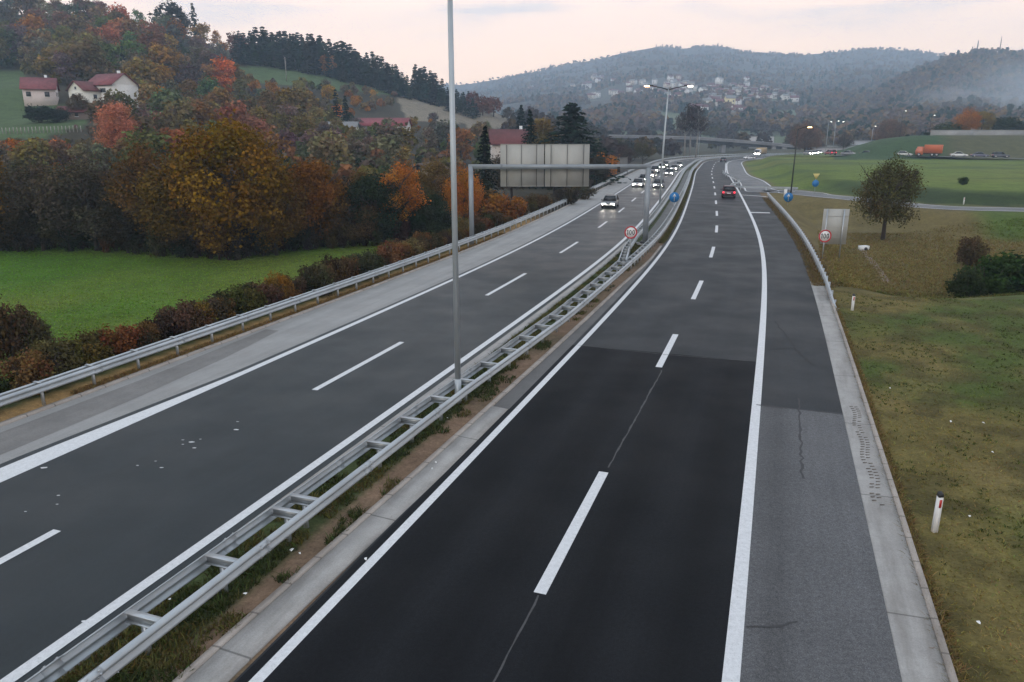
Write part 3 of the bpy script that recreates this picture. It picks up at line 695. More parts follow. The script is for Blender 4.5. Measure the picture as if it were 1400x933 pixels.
b = MB(); b.tube([(0,.06,-.3),(0,.06,q.z+.5)],.032,8); b.build('post',M['steel'],o); arrow_sign(o,q.z+.2,.62)
b = MB(); b.box((-.42,.1,q.z+.75),(.42,.02,1.0)); b.build('white_plate',M['white'],o)
Yy = 116.; q = at(1115,251,Yy); q2 = at(1115,241.5,Yy); zg = tz(q.x,Yy)
o = thing('yield_sign', 'upside down triangle sign above a round blue sign beside the slip road', 'road sign', (q.x,Yy,zg))
b = MB(); b.tube([(0,.06,-.3),(0,.06,q2.z-zg+.3)],.035,8); b.build('post',M['steel'],o)
b = MB(); b.prism([(-.52,.42),(.52,.42),(0,-.48)],(0,0,q2.z-zg),(1,0,0),(0,0,1),(0,1,0),.02); b.build('triangle_face',M['yellow'],o)
b = MB(); disc(b,(0,q.z-zg),.52,0,.02); b.build('round_face',M['blue'],o)
# grey board
Yb = 57.5; a = at(1127.5,286,Yb); c = at(1155,334,Yb); zg = tz((a.x+c.x)/2,Yb)
o = thing('information_board', 'tall grey board seen from behind on two posts beside the slip road', 'road sign', ((a.x+c.x)/2,Yb,zg), -.10)
w = (c.x-a.x)*1.02; zt = a.z-zg; zb = c.z-zg
b = MB(); b.box((0,0,(zt+zb)/2),(w,.05,zt-zb)); pn = b.build('board',M['back'],o)
for f in (-.36,.30):
    b = MB(); b.box((f*w,-.06,zt/2-.2),(.09,.07,zt+.4)); b.build('post',M['steel'],o)
for f in range(3): b = MB(); b.box((0,-.035,zb+(zt-zb)*(.2+.3*f)),(w*.98,.02,.03)); b.build('panel_rib',M['back'],pn)
def guide_post(label, loc, rz=0, group='white roadside guide posts', h=.95):
    o = thing('guide_post', label, 'guide post', loc, rz, group)
    b = MB(); b.loft([[(-.06,-.04,-.2),(.06,-.04,-.2),(.05,.05,-.2),(-.05,.05,-.2)],[(-.058,-.04,h*.97),(.058,-.04,h*.97),(.05,.05,h*.99),(-.05,.05,h*.99)]]); b.build('body',M['white'],o)
    b = MB(); b.loft([[(-.062,-.045,h*.95),(.062,-.045,h*.95),(.055,.055,h*.97),(-.055,.055,h*.97)],[(-.05,-.03,h+.03),(.05,-.03,h+.03),(.045,.04,h+.07),(-.045,.04,h+.07)]]); b.build('cap',M['black'],o)
    b = MB(); b.box((0,-.046,h*.78),(.055,.012,.19)); b.build('reflector',M['reflector'],o)
    return o
g = gp(1278,723,.05); guide_post('white guide post with red reflector nearest on the right grass', (g[0],g[1],tz(*g)), .1, h=.92)
g = gp(1165,424); guide_post('white guide post by the sloped end of the guardrail', (g[0],g[1],tz(*g)), .05, h=.80)
g = gp(1317,281); guide_post('white guide post on the far edge of the slip road', (g[0],g[1],tz(*g)))
for x,y,lab in ((677,296,'white guide post on the grass left of the gantry signs'),(723,283,'small white guide post on the grass under the gantry signs')):
    g = gp(x,y,-.8); guide_post(lab,(g[0],g[1],tz(*g)))
# ------------------------------------------------------------------ trees
def leafquads(c, nrm, size, asp=1.0):                           # N quads around points c facing nrm (roughly)
    n = len(c); nrm = nrm/np.maximum(np.linalg.norm(nrm,axis=1),1e-6)[:,None]
    r = RNG.normal(size=(n,3)); u = np.cross(nrm,r); u /= np.maximum(np.linalg.norm(u,axis=1),1e-6)[:,None]; v = np.cross(nrm,u)
    s = (size*(.55+.9*RNG.random(n)))[:,None] if np.ndim(size) == 0 else size[:,None]
    a = u*s; b = v*s*asp; k = (nrm*s*.35)
    return np.stack([c-a-b*.2, c-b+k, c+a+b*.2, c+b+k*.5],1)
def limbs(mb, h, r0, spread, n, seed, top=.8, mi=0, base=.22, n2=3):
    rg = random.Random(seed); tips = []
    pts = [Vector((0,0,-.03*h)),Vector((.01*h*rg.uniform(-1,1),.01*h*rg.uniform(-1,1),base*h)),Vector((.03*h*rg.uniform(-1,1),.03*h*rg.uniform(-1,1),.55*h)),Vector((.04*h*rg.uniform(-1,1),.04*h*rg.uniform(-1,1),top*h))]
    mb.tube(pts,[r0,r0*.8,r0*.5,r0*.15],8,mi)
    for i in range(n):
        f = base+(.62-base)*(i+.5)/n; z = f*h; a = i*2.4+rg.uniform(-.4,.4); L = spread*(1.05-.5*abs(f-.4))*rg.uniform(.75,1.05)
        j = 1 if f < .55 else 2; q = pts[1].lerp(pts[2],min(1,max(0,(f-base)/(.55-base))))
        m = q+Vector((math.cos(a)*L*.5,math.sin(a)*L*.5,L*.42)); e = q+Vector((math.cos(a)*L,math.sin(a)*L,L*.62+.08*h*rg.random()))
        mb.tube([q,m,e],[r0*.42,r0*.28,r0*.07],6,mi); tips.append(e)
        for k in range(n2):
            a2 = a+rg.uniform(-1.1,1.1); o = q.lerp(m,rg.random()) if k%2 else m.lerp(e,rg.random()*.6); L2 = L*rg.uniform(.4,.65)
            e2 = o+Vector((math.cos(a2)*L2*.7,math.sin(a2)*L2*.7,L2*.75)); mb.tube([o,o.lerp(e2,.55)+Vector((0,0,-.04*L2)),e2],[r0*.2,r0*.13,r0*.04],5,mi); tips.append(e2)
            if n2 > 3:
                for _ in range(4):
                    a3 = a2+rg.uniform(-1.3,1.3); o3 = o.lerp(e2,rg.uniform(.3,.95)); L3 = L2*rg.uniform(.35,.6); e3 = o3+Vector((math.cos(a3)*L3*.7,math.sin(a3)*L3*.7,L3*.8)); mb.tube([o3,e3],[r0*.09,r0*.03],4,mi); tips.append(e3)
    return tips
def crown(mb, seed, n, size, rx=.36, z0=.16, z1=1., nb=34, mi=0, hollow=.55, vary=.30, lo=.55, shape=1.):
    nb = int(nb*1.7); rg = np.random.default_rng(seed); cz = (z0+z1)/2; rz = (z1-z0)/2
    d = rg.normal(size=(nb,3)); d /= np.linalg.norm(d,axis=1)[:,None]; rr = hollow+(1-hollow)*rg.random(nb)**.6
    B = d*rr[:,None]; B[:,0] *= rx*.78; B[:,1] *= rx*.78; B[:,2] = cz+B[:,2]*rz*.80
    B[:,:2] *= (1-shape*.35*np.clip((B[:,2]-cz)/rz,-1,1))[:,None]
    nb0 = nb; br = rx*(.15+.24*rg.random(nb)); w = br**2; w /= w.sum(); k = rg.choice(nb,n,p=w)
    q = rg.normal(size=(n,3)); q /= np.linalg.norm(q,axis=1)[:,None]; rad = (lo+(1-lo)*rg.random(n)**.5)*(1+.22*rg.normal(size=n))
    c = B[k]+q*(br[k]*rad)[:,None]; c[:,2] = np.where(c[:,2] < z0*.5, z0*.5+abs(c[:,2])*.2, c[:,2])
    bc = .72+.56*rg.random((nb,1)); bc = bc*(1+vary*.5*rg.normal(size=(nb,3))*[.5,.5,.3]); lc = bc[k]*(1-vary+2*vary*rg.random((n,1)))
    mb.quads(leafquads(c, q+.7*rg.normal(size=(n,3))+[0,0,.35], size), np.clip(lc,.2,2.2), mi)
def conifer(mb, seed, lv, nb, rad, size, per=5, z0=.06, mi=0):
    rg = np.random.default_rng(seed); C=[]; N=[]; T=[]
    for i in range(lv):
        f = (i+.5*rg.random())/lv; z = z0+(1-z0)*f; r = rad*(1-f)**.85*(.82+.36*rg.random())+.012; m = max(4,int(nb*(1-f*.7)))
        for k in range(m):
            a = 2*PI*(k+rg.random())/m+i; rr = r*(.72+.42*rg.random()); g = .8+.4*rg.random()
            for j in range(per):
                u = (j+.6+.4*rg.random())/per; x = rr*u; dz = -.30*rr*u+.10*rr*u*u
                wd = .16*rr*(1-u*.6)*rg.normal()
                C.append((math.cos(a)*x-math.sin(a)*wd,math.sin(a)*x+math.cos(a)*wd,z+dz+.008*rg.normal())); N.append((math.cos(a)*.45+.5*rg.normal(),math.sin(a)*.45+.5*rg.normal(),.75)); T.append((g*(.8+.4*rg.random()),)*3)
    C = np.array(C); mb.quads(leafquads(C,np.array(N),size,.75),np.array(T),mi)
TREES = {}
def proto(key, crownf, trunkf, lmat, bark='bark'):
    a = MB(); crownf(a); b = MB(); trunkf(b); me = a.mesh(key+'_crown'); me.materials.append(M[lmat]); mt = b.mesh(key+'_trunk',True); mt.materials.append(M[bark]); TREES[key] = (me,mt)
for i in range(4): proto('broad%d'%i, lambda b: crown(b,100+i,15000,.0098,.40-.03*(i%2),.10,1.,40+4*i), lambda b: limbs(b,1.,.022,.33,8,i), 'leaf')
for i in range(2): proto('thin%d'%i, lambda b: crown(b,200+i,6000,.009,.33,.2,1.,30,hollow=.3,lo=.2), lambda b: limbs(b,1.,.018,.32,10,20+i,.9,0,.18,5), 'leaf')
proto('lone', lambda b: crown(b,321,15000,.0085,.40,.12,1.,60,hollow=.4,lo=.3,shape=1.35), lambda b: limbs(b,1.,.026,.34,10,33,.88,0,.2,5), 'leaf')
for i in range(2): proto('spruce%d'%i, lambda b: conifer(b,300+i,26,15,.24,.019,6), lambda b: b.tube([(0,0,-.03),(0,0,.6),(0,0,.98)],[.02,.012,.002],7), 'needle')
proto('wide_spruce', lambda b: conifer(b,311,30,22,.36,.017,9,.03), lambda b: b.tube([(0,0,-.03),(0,0,.6),(0,0,.98)],[.022,.013,.002],7), 'needle')
for i in range(3): proto('bush%d'%i, lambda b: crown(b,400+i,4200,.027,.62,.0,1.,26,hollow=.2,shape=.3), lambda b: [b.tube([(0,0,-.1),(.18*math.cos(k*1.3),.18*math.sin(k*1.3),.4),(.34*math.cos(k*1.3),.34*math.sin(k*1.3),.8)],[.02,.014,.006],5) for k in range(6)], 'leaf')
proto('birch', lambda b: crown(b,500,5500,.011,.22,.22,1.,34,hollow=.3,lo=.3,shape=.8), lambda b: limbs(b,1.,.016,.2,9,50,.95,0,.2,3), 'leaf', 'pale_bark')
def tree(key, name, label, cat, loc, h, col, rz=None, group=None, sx=1.):
    o = thing(name, label, cat, loc, random.random()*6.28 if rz is None else rz, group); o.scale = (h*sx,h*sx,h)
    a = link('crown', TREES[key][0], o); a.color = (*col,1); link('trunk', TREES[key][1], o); return o
GOLD=(.175,.092,.010); RUST=(.23,.098,.018); ORNG=(.36,.135,.022); SALM=(.42,.165,.09); OLIV=(.10,.085,.022); BRWN=(.12,.076,.032); GREY=(.095,.078,.056); DKGR=(.026,.036,.018); GRN=(.045,.060,.020); CON=(.014,.026,.017); YELL=(.26,.17,.035); PURP=(.082,.058,.052); BLUC=(.018,.035,.034)
proto('bare', lambda b: crown(b,520,1500,.012,.22,.42,1.,26,hollow=.3,lo=.2), lambda b: limbs(b,1.,.013,.2,9,55,.95,0,.4,5), 'leaf', 'pale_bark')
def px_tree(key, name, label, cat, x, yb, yt, z, col, group=None, wide=1., Y=None):
    if Y is None: g = gp(x,yb,z); Y = g[1]; X = g[0]
    else: g = at(x,yb,Y); X = g.x
    zb = tz(X,Y); zt = at(x,yt,Y).z
    return tree(key,name,label,cat,(X,Y,zb-.05),max(zt-zb,.5),col,None,group,wide)
NT_ = [ # key x ybase ytop colour width label
 ('broad0',325,352,152,GOLD,1.05,'big golden olive tree, broadest and tallest at the field edge'),
 ('broad1',432,338,212,RUST,1.15,'round orange brown tree right of the big golden tree'),
 ('thin0',215,347,182,(.14,.080,.024),1.1,'half bare russet tree left of the big golden tree'),
 ('broad2',132,341,208,(.105,.085,.055),1.2,'dull grey brown tree at the field edge left of the russet tree'),
 ('thin1',60,341,205,(.095,.072,.045),1.25,'bare looking dark tree near the left end of the field edge'),
 ('broad3',2,341,210,GOLD,1.0,'yellow tree at the far left end of the field edge'),
 ('broad1',-45,342,190,OLIV,1.1,'olive tree at the left photo border'),
 ('broad2',268,349,196,(.135,.082,.016),1.1,'olive gold tree merging into the left side of the big golden tree'),
 ('broad3',378,347,222,(.15,.080,.014),1.1,'dark gold tree between the big golden tree and the round orange brown tree'),
 ('broad3',300,352,280,(.19,.105,.02),1.1,'small yellow shrub tree in front of the big golden tree'),
 ('broad2',482,336,262,BRWN,1.3,'low brown tree where the field narrows'),
 ('broad0',515,334,232,DKGR,1.1,'dark green tree left of the gabled house'),
 ('thin0',547,332,212,ORNG,1.0,'thin orange topped tree in front of the gabled house'),
 ('broad3',592,330,262,DKGR,1.2,'dark green bushy tree just left of the tall lamp post'),
 ('thin1',570,326,240,(.09,.075,.035),.9,'thin olive tree in front of the gabled house wall'),
 ('broad2',635,318,222,ORNG,.75,'bright orange slim tree between lamp post and gantry column'),
 ('broad1',395,340,262,(.11,.05,.02),1.2,'dark russet low tree between the golden and orange trees'),
 ('broad2',255,346,268,(.07,.045,.02),1.3,'dark brown low tree under the golden crown'),
 ('broad3',175,344,262,(.05,.04,.02),1.3,'dark low tree under the russet tree'),
 ('broad1',95,342,268,(.055,.05,.025),1.3,'dark olive low tree at the field edge'),
 ('broad0',25,342,266,(.06,.045,.025),1.3,'dark brown low tree near the left field end')]
for k,x,yb,yt,c,wd,lab in NT_: px_tree(k,'autumn_tree',lab,'tree',x,yb,yt,-1.9,c,'autumn trees along the field edge',wd)
for k,x,yb,yt,Y,c,wd,nm,lab in [
 ('wide_spruce',780,262,140,140,CON,2.0,'spruce_tree','big broad dark spruce rising behind the gantry signs'),
 ('spruce0',724,256,150,135,CON,1.,'spruce_tree','narrow dark spruce left of the yellow birch'),
 ('birch',741,254,153,145,(.24,.175,.06),1.25,'birch_tree','pale yellow birch between two dark spruces'),
 ('spruce1',712,230,143,190,BLUC,.9,'spruce_tree','bluish spruce furthest behind the gantry signs'),
 ('spruce0',664,300,172,92,(.010,.016,.011),.95,'spruce_tree','dark narrow spruce left of the gantry signs'),
 ('bush1',827,236,207,165,ORNG,1.,'bush','small round orange bush right of the gantry signs'),
 ('bush0',690,291,262,82,RUST,1.2,'bush','rust coloured bush below the left gantry sign'),
 ('bush2',662,292,258,85,BRWN,1.2,'bush','brown bush beside the gantry column'),
 ('bush1',735,284,262,90,BRWN,1.3,'bush','brown bush below the middle of the gantry signs'),
 ('bush0',775,277,255,97,(.05,.042,.028),1.4,'bush','dark bush below the right gantry sign'),
 ('bush2',798,270,250,105,(.06,.05,.03),1.4,'bush','dark low bush right of the gantry signs'),
 ('broad0',640,300,228,88,DKGR,1.2,'autumn_tree','dark tree behind the orange slim tree'),
 ('broad2',700,272,200,112,GREY,1.2,'autumn_tree','grey brown tree behind the left gantry sign'),
 ('broad3',758,268,205,120,(.05,.045,.025),1.3,'autumn_tree','dark olive tree behind the joint of the gantry signs'),
 ('broad1',815,262,212,135,(.06,.05,.03),1.3,'autumn_tree','dark brown tree just right of the gantry signs'),
 ('thin0',854,240,195,190,PURP,1.3,'autumn_tree','bare purple brown tree left of the twin arm lamp'),
 ('thin1',878,236,190,210,(.08,.07,.03),1.3,'autumn_tree','bare olive tree behind the twin arm lamp'),
 ('broad2',842,232,190,230,(.055,.05,.035),1.3,'autumn_tree','dull dark tree under the left end of the overpass'),
 ('bare',936,214,142,300,PURP,1.2,'birch_tree','bare pale trunked tree, left one of three beside the motorway bend'),
 ('bare',943,214,136,305,PURP,1.3,'birch_tree','bare pale trunked tree, middle one of three beside the motorway bend'),
 ('bare',951,214,146,300,PURP,1.2,'birch_tree','bare pale trunked tree, right one of three beside the motorway bend'),
 ('broad1',165,206,136,140,SALM,1.05,'autumn_tree','bright salmon red tree below the white hillside house'),
 ('broad3',110,160,128,185,(.10,.065,.03),1.4,'autumn_tree','brown round tree between the two hillside houses'),
 ('bush0',55,168,143,178,(.02,.03,.022),1.6,'bush','dark hedge bush below the low hillside house'),
 ('bush1',78,168,145,178,(.02,.03,.022),1.5,'bush','dark bush below the gable of the low hillside house'),
 ('broad2',1320,178,146,270,ORNG,1.2,'autumn_tree','orange tree standing on the embankment wall'),
 ('broad0',1342,177,150,275,YELL,1.2,'autumn_tree','yellow green tree standing on the embankment wall'),
 ('bush2',1375,178,160,275,DKGR,2.2,'bush','dark green bush on the embankment below the teal roof'),
 ('bush0',1395,178,164,272,DKGR,2.2,'bush','dark green bush at the right end of the embankment'),
 ('bush1',1300,178,166,272,GRN,2.,'bush','green bush left of the orange embankment tree'),
 ('bush1',1268,186,180,262,DKGR,2.2,'bush','dark bush on the crest of the green embankment'),
 ('bush2',1240,190,184,262,DKGR,2.2,'bush','low dark bush on the crest of the green embankment'),
 ('bush0',1316,252,241,113,(.04,.06,.02),1.15,'bush','small dark green shrub alone on the field'),
 ('broad2',1100,202,163,330,(.20,.115,.08),1.2,'autumn_tree','orange brown tree behind the amber lamp'),
 ('broad0',1215,198,160,360,(.17,.09,.06),1.1,'autumn_tree','pale orange tree beyond the green embankment'),
 ('thin1',1155,204,178,330,PURP,1.2,'autumn_tree','bare tree behind the roundabout traffic')]:
    px_tree(k,nm,lab,'tree' if 'tree' in nm else 'bush',x,yb,yt,0,c,None,wd,Y)
g = gp(1207,327,-2.05); zb = tz(*g); tree('lone','leafy_tree','lone dark olive tree on the grass beside the slip road','tree',(g[0],g[1],zb-.05),at(1207,207,g[1]).z-zb,(.098,.088,.032),1.3,None,1.0)
for x,y,yt,Y,wd,c,lab in ((1352,390,350,47.5,1.1,(.030,.056,.014),'big dark green bush behind the grass crest'),(1392,390,342,48.5,1.5,(.030,.056,.014),'dark green bush at the right photo border'),(1322,386,366,46.5,1.0,(.036,.052,.018),'low olive bush left of the big dark bush'),(1328,345,322,62,.9,(.10,.068,.035),'brown dry bush behind the big dark bush')):
    px_tree('bush%d'%(int(x)%3),'bush',lab,'bush',x,y,yt,0,c,None,wd,Y)
EDX = [-60,0,130,200,270,330,430,520,600]; EDY = [342,341,341,347,351,352,341,334,330]
k = 0; x = -62.
while x < 606:
    yb = float(np.interp(x,EDX,EDY))-random.uniform(-1,4); g = gp(x,yb,-1.9); c = [(.05,.036,.02),(.035,.034,.018),(.045,.03,.022),(.06,.045,.02),(.03,.034,.02),(.08,.05,.02)][k%6]
    tree('bush%d'%(k%3),'undergrowth_bush','dark brown or olive shrub under the trees at the field edge','bush',(g[0],g[1],tz(*g)-.1),random.uniform(2.2,4.4),tuple(q*random.uniform(.7,1.2) for q in c),None,'dark shrubs under the trees at the field edge',random.uniform(.55,.75)); x += random.uniform(9,16); k += 1
x = -70.
while x < 620:
    Y = gp(x,float(np.interp(x,EDX,EDY)),-1.9)[1]+random.uniform(7,15); q = at(x,300,Y); c = random.choice([BRWN,GREY,(.06,.05,.028),(.05,.05,.03),(.09,.055,.03),PURP])
    tree(random.choice(['broad0','broad1','broad2','broad3','thin0','thin1']),'autumn_tree','dull brown or grey tree in the second row behind the field edge','tree',(q.x,Y,tz(q.x,Y)-.1),random.uniform(6.2,8.2),tuple(v*random.uniform(.8,1.2) for v in c),None,'second row of trees behind the field edge',random.uniform(1.1,1.35)); x += random.uniform(26,40)
# hedge behind the left guard rail
hed = [(.085,.060,.030),(.085,.062,.028),(.14,.088,.03),(.065,.060,.026),(.12,.066,.026),(.05,.048,.022),(.11,.085,.035),(.045,.034,.020)]
HW = {(.15,.085,.03):'yellow brown'}
s = sY(13); k = 0; last = sY(66)
while s < last:
    p = rp(s,-20.1-random.uniform(0,.9)); h = random.uniform(1.3,2.1); c = hed[k%8]
    tree('bush%d'%(k%3),'hedge_bush','autumn bush in the hedge row behind the long left guardrail','bush',(p.x,p.y,tz(p.x,p.y)-.1),h,tuple(q*random.uniform(.8,1.2) for q in c),None,'hedge bushes behind the left guardrail',random.uniform(.8,1.1))
    s += random.uniform(.6,.95); k += 1
for s_,h,c,lab in ((sY(36.5),2.3,(.035,.022,.016),'tallest dark red bush in the hedge behind the left guardrail'),(sY(31.5),2.2,(.24,.13,.025),'bright yellow bush in the hedge behind the left guardrail'),(sY(57),2.5,(.14,.11,.04),'pale olive bush at the far end of the hedge'),(sY(60),2.4,(.13,.065,.035),'reddish bush at the far end of the hedge')):
    p = rp(s_,-20.6); tree('bush1','hedge_bush',lab,'bush',(p.x,p.y,tz(p.x,p.y)-.1),h,c,None,'hedge bushes behind the left guardrail',.6)
for i,(x,yb,yt,c) in enumerate(((12,470,405,(.10,.068,.03)),(-25,470,398,(.07,.06,.03)),(45,468,425,(.08,.062,.03)))):
    g = gp(x,yb,-1.2); tree('bush%d'%i,'hedge_bush',('brown bush taller than the hedge at the left photo border','olive bush beyond the left photo border','olive brown bush in front of the field at the left')[i],'bush',(g[0],g[1],tz(*g)-.1),at(x,yt,g[1]).z-tz(*g),c,None,None,.7)
# verge plants further along the left guard rail
for k in range(16):
    s = sY(68)+k*5.; p = rp(s,-20.3-random.random()); tree('bush%d'%(k%3),'roadside_shrub','low brown shrub behind the guardrail beyond the gantry','shrub',(p.x,p.y,tz(p.x,p.y)-.1),random.uniform(.9,1.7),random.choice([BRWN,OLIV,GREY]),None,'low shrubs behind the guardrail beyond the gantry',.8)
# ------------------------------------------------------------------ woods on the left hill: one object per tree
FAR = {}
def farproto(key, f, trunk=True):
    b = MB(); f(b); b.tube([(0,0,-.05),(0,0,.45)],[.025,.015],5,1); me = b.mesh(key); me.materials.append(M['needle' if 'con' in key else 'leaf']); me.materials.append(M['bark']); FAR[key] = me
for i in range(4): farproto('far_broad%d'%i, lambda b: crown(b,600+i,1500,.030,.40,.08,1.,26))
for i in range(2): farproto('far_thin%d'%i, lambda b: crown(b,650+i,900,.024,.34,.12,1.,26,hollow=.25,lo=.2))
for i in range(3): farproto('far_con%d'%i, lambda b: conifer(b,700+i,15,9,.21,.042,4))
def fartree(key, name, label, group, loc, h, col, sx=1.):
    o = link(name, FAR[key], None, loc); o.scale = (h*sx,h*sx,h); o.rotation_euler = (0,0,random.random()*6.28); o.color = (*col,1); return tag(o,label,'tree',group)
def skyx(x): return float(np.interp(x,HX,HYv))
TREESKY = ([330,370,400,440,480,510,540,562,566,600,625,650],[40,38,46,46,62,72,84,96,84,104,124,128])
for row,(n,dy) in enumerate(((84,3),(70,12))):
    for i in range(n):
        x = 328+(655-328)*(i+random.uniform(-.4,.4))/n
        if 562 < x < 567 and row == 0: continue
        yb = skyx(x)+dy+random.uniform(-2,3); g = hit(x,yb,150,520)
        if g is None: g = hit(x,yb+4,150,520)
        if g is None: continue
        yt = float(np.interp(x,*TREESKY))+random.choice((-2,0,2,5,9,13))+(8 if row else 0); h = max(at(x,yt,g.y).z-g.z,6.)
        fartree('far_con%d'%(i%3),'spruce_tree','dark spruce in the dense row along the hill ridge','spruces along the hill ridge',g,h,tuple(q*random.uniform(.7,1.3) for q in (CON if i%5 else DKGR)),random.uniform(1.0,1.7))
def noforest(x,y):
    return any(inpoly(np.array([x]),np.array([y]),p)[0] for p in MEADOWS+BARE)
PAL = [BRWN,(.11,.085,.045),OLIV,(.10,.07,.055),RUST,GREY,(.13,.088,.035),(.10,.075,.055),(.07,.075,.028),(.17,.075,.03),BRWN,(.09,.08,.032)]
LABS = {0:('brown and grey leafless looking tree in the wood on the left hillside','bare brownish trees of the left hillside wood'),1:('olive green tree in the wood on the left hillside','olive green trees of the left hillside wood'),2:('rust orange tree in the wood on the left hillside','rust orange trees of the left hillside wood')}
def kindof(c): return 2 if c[0] > 2.0*c[1] else (1 if c[1] > c[0]*.85 else 0)
cnt = 0; fill = []
yy = -30.
while yy < 262:
    step = 10+.055*max(yy,0); x = -60+random.uniform(0,20)
    while x < 700:
        px = x+random.uniform(-9,9); py = yy+random.uniform(-6,6); x += (27 if py > 40 else 21)+.03*max(py,0)
        if py < skyx(px)+3 or noforest(px,py) or (px > 565 and py > 240): continue
        if (20 < px < 190 and 120 < py < 176) or (480 < px < 566 and 155 < py < 184): continue
        g = hit(px,py,80,520)
        if g is None: continue
        zone = vnoise(px,py,1/60.,77); c = PAL[int(zone*11.99+random.random()*2.5)%12]; c = tuple(q*random.uniform(1.35,2.3) for q in c)
        h = random.uniform(9,14) if py < 150 else random.uniform(6.5,10.5)
        if 330 < px < 570 and 100 < py < 172: h *= .5
        if py < skyx(px)+26 and px > 330: h *= .6
        if -60 < px < 150 and py > 176: h = max(1.0,min(h,(py-191)/1011*g.y))
        if 440 < px < 570 and 178 < py < 215: h = min(h,5.5)
        if 535 < px < 705 and 140 < py < 205: h *= .45
        if cnt < 295:
            k = kindof(c); fartree(('far_broad%d'%(cnt%4)) if random.random() < .68 else 'far_thin%d'%(cnt%2),'hillside_tree',LABS[k][0],LABS[k][1],g,h,c,random.uniform(.95,1.35)); cnt += 1
        fill.append((px,py))
    yy += step
SPC = [(240,60,22,ORNG,'far_broad0','orange tree high in the left hillside wood'),(212,95,40,(.20,.09,.05),'far_broad1','large pale orange tree above the white hillside house'),(447,104,74,(.24,.10,.03),'far_broad2','orange tree on the hill meadow below the spruces'),(390,170,112,YELL,'far_thin0','tall yellow tree in the middle of the hillside'),(365,172,116,(.20,.13,.06),'far_thin1','pale yellow brown tree in the middle of the hillside'),(415,170,118,(.22,.15,.05),'far_broad1','yellow tree left of the small dark spruce'),(344,176,142,SALM,'far_broad3','salmon tree behind the big golden crown'),(461,172,122,CON,'far_con0','dark spruce left of the red roofed long building'),(474,176,130,CON,'far_con1','second dark spruce left of the red roofed long building'),(268,40,4,CON,'far_con2','tall single spruce standing out on the left skyline'),(236,38,-4,(.04,.04,.03),'far_broad0','tall dark tree standing out on the left skyline'),(172,110,62,BLUC,'far_con1','dark blue spruce behind the white hillside house'),(118,96,84,YELL,'far_broad2','small yellow tree above the white hillside house'),(660,158,128,(.18,.075,.05),'far_broad0','red brown tree at the right end of the hill ridge'),(675,160,131,(.17,.07,.05),'far_broad1','red brown tree furthest right on the hill ridge'),(645,152,124,(.16,.065,.05),'far_broad3','red brown tree next to the last ridge spruces'),(563,186,160,YELL,'far_broad2','yellow bush right of the red roofed long building')]
for x,yb,yt,c,k,lab in SPC:
    g = hit(x,yb,80,520)
    if g is None: g = hit(x,yb+14,80,520)
    if g is not None: fartree(k,'hillside_tree' if 'con' not in k else 'spruce_tree',lab,None,g,at(x,yt,g.y).z-g.z,c,1.2 if 'con' not in k else .9)
# the smaller growth between them and the far woods: masses nobody could count
def mass(name, label, cat, pts, n, size, m='wood'):
    b = MB()
    for (x,y,z,h,c,con) in pts:
        if con:
            k = n; u = RNG.random(k); a = RNG.random(k)*6.28; r = (1-u)*.24*h*np.sqrt(RNG.random(k)); p = np.stack([x+np.cos(a)*r,y+np.sin(a)*r,z+u*h],1); nr = np.stack([np.cos(a),np.sin(a),np.full(k,.5)],1)
        else:
            k = n; q = RNG.normal(size=(k,3)); q /= np.linalg.norm(q,axis=1)[:,None]; q[:,2] = abs(q[:,2])*1.3-.35; rr = (.6+.4*RNG.random((k,1)))
            p = np.array([x,y,z+h*.42])+q*rr*[.44*h,.44*h,.52*h]; nr = q+.6*RNG.normal(size=(k,3))
        b.quads(leafquads(p,nr,size*h),np.array(c)*((.7+.6*RNG.random((k,1))) if n > 20 else (.86+.28*RNG.random((k,1)))))
    o = b.build(name,M[m]); o['kind'] = 'stuff'; o['label'] = label; return o
M['wood'] = leafmat('wood_leaf')
pts = []
for i in range(1500):
    px = random.uniform(-60,720); py = random.uniform(-5,268)
    if py < skyx(px)+4 or noforest(px,py) or (px > 560 and py > 245): continue
    if (20 < px < 190 and 118 < py < 170) or (480 < px < 566 and 155 < py < 180): continue
    g = hit(px,py,80,520,n=260)
    if g is None: continue
    pts.append((g.x,g.y,g.z,(random.uniform(2.5,5.)*(.5 if px > 535 and py < 185 else 1.) if not (px < 150 and py > 176) else min(random.uniform(1.5,4.),max(.4,(py-190)/1011*g.y))),tuple(q*1.4 for q in random.choice(PAL+[OLIV,GRN,DKGR])),False))
mass('undergrowth','low mixed brown and green scrub between the trees of the left hillside','undergrowth',pts,60,.13)
pts = []
for i in range(420):                                            # valley floor woods behind the motorway
    px = random.uniform(690,1130); Y = random.uniform(190,620)
    d = Y*CT+8*ST; X = (px-CX)/F*d; s_,t_ = st_of(np.array([X]),np.array([Y]))
    if -26 < t_[0] < 16 or (t_[0] > 0 and Y < 400): continue
    if Y < 240 and px > 860: continue
    if px > 925 and Y < 445: continue
    pts.append((X,Y,tz(X,Y),random.uniform(4,10)*(1. if Y < 400 else 1.3),random.choice([GREY,PURP,BRWN,(.05,.05,.035),PURP,GREY,OLIV]),False))
mass('valley_woods','bare brown and purple woods on the valley floor behind the motorway','woods',pts,150,.085)
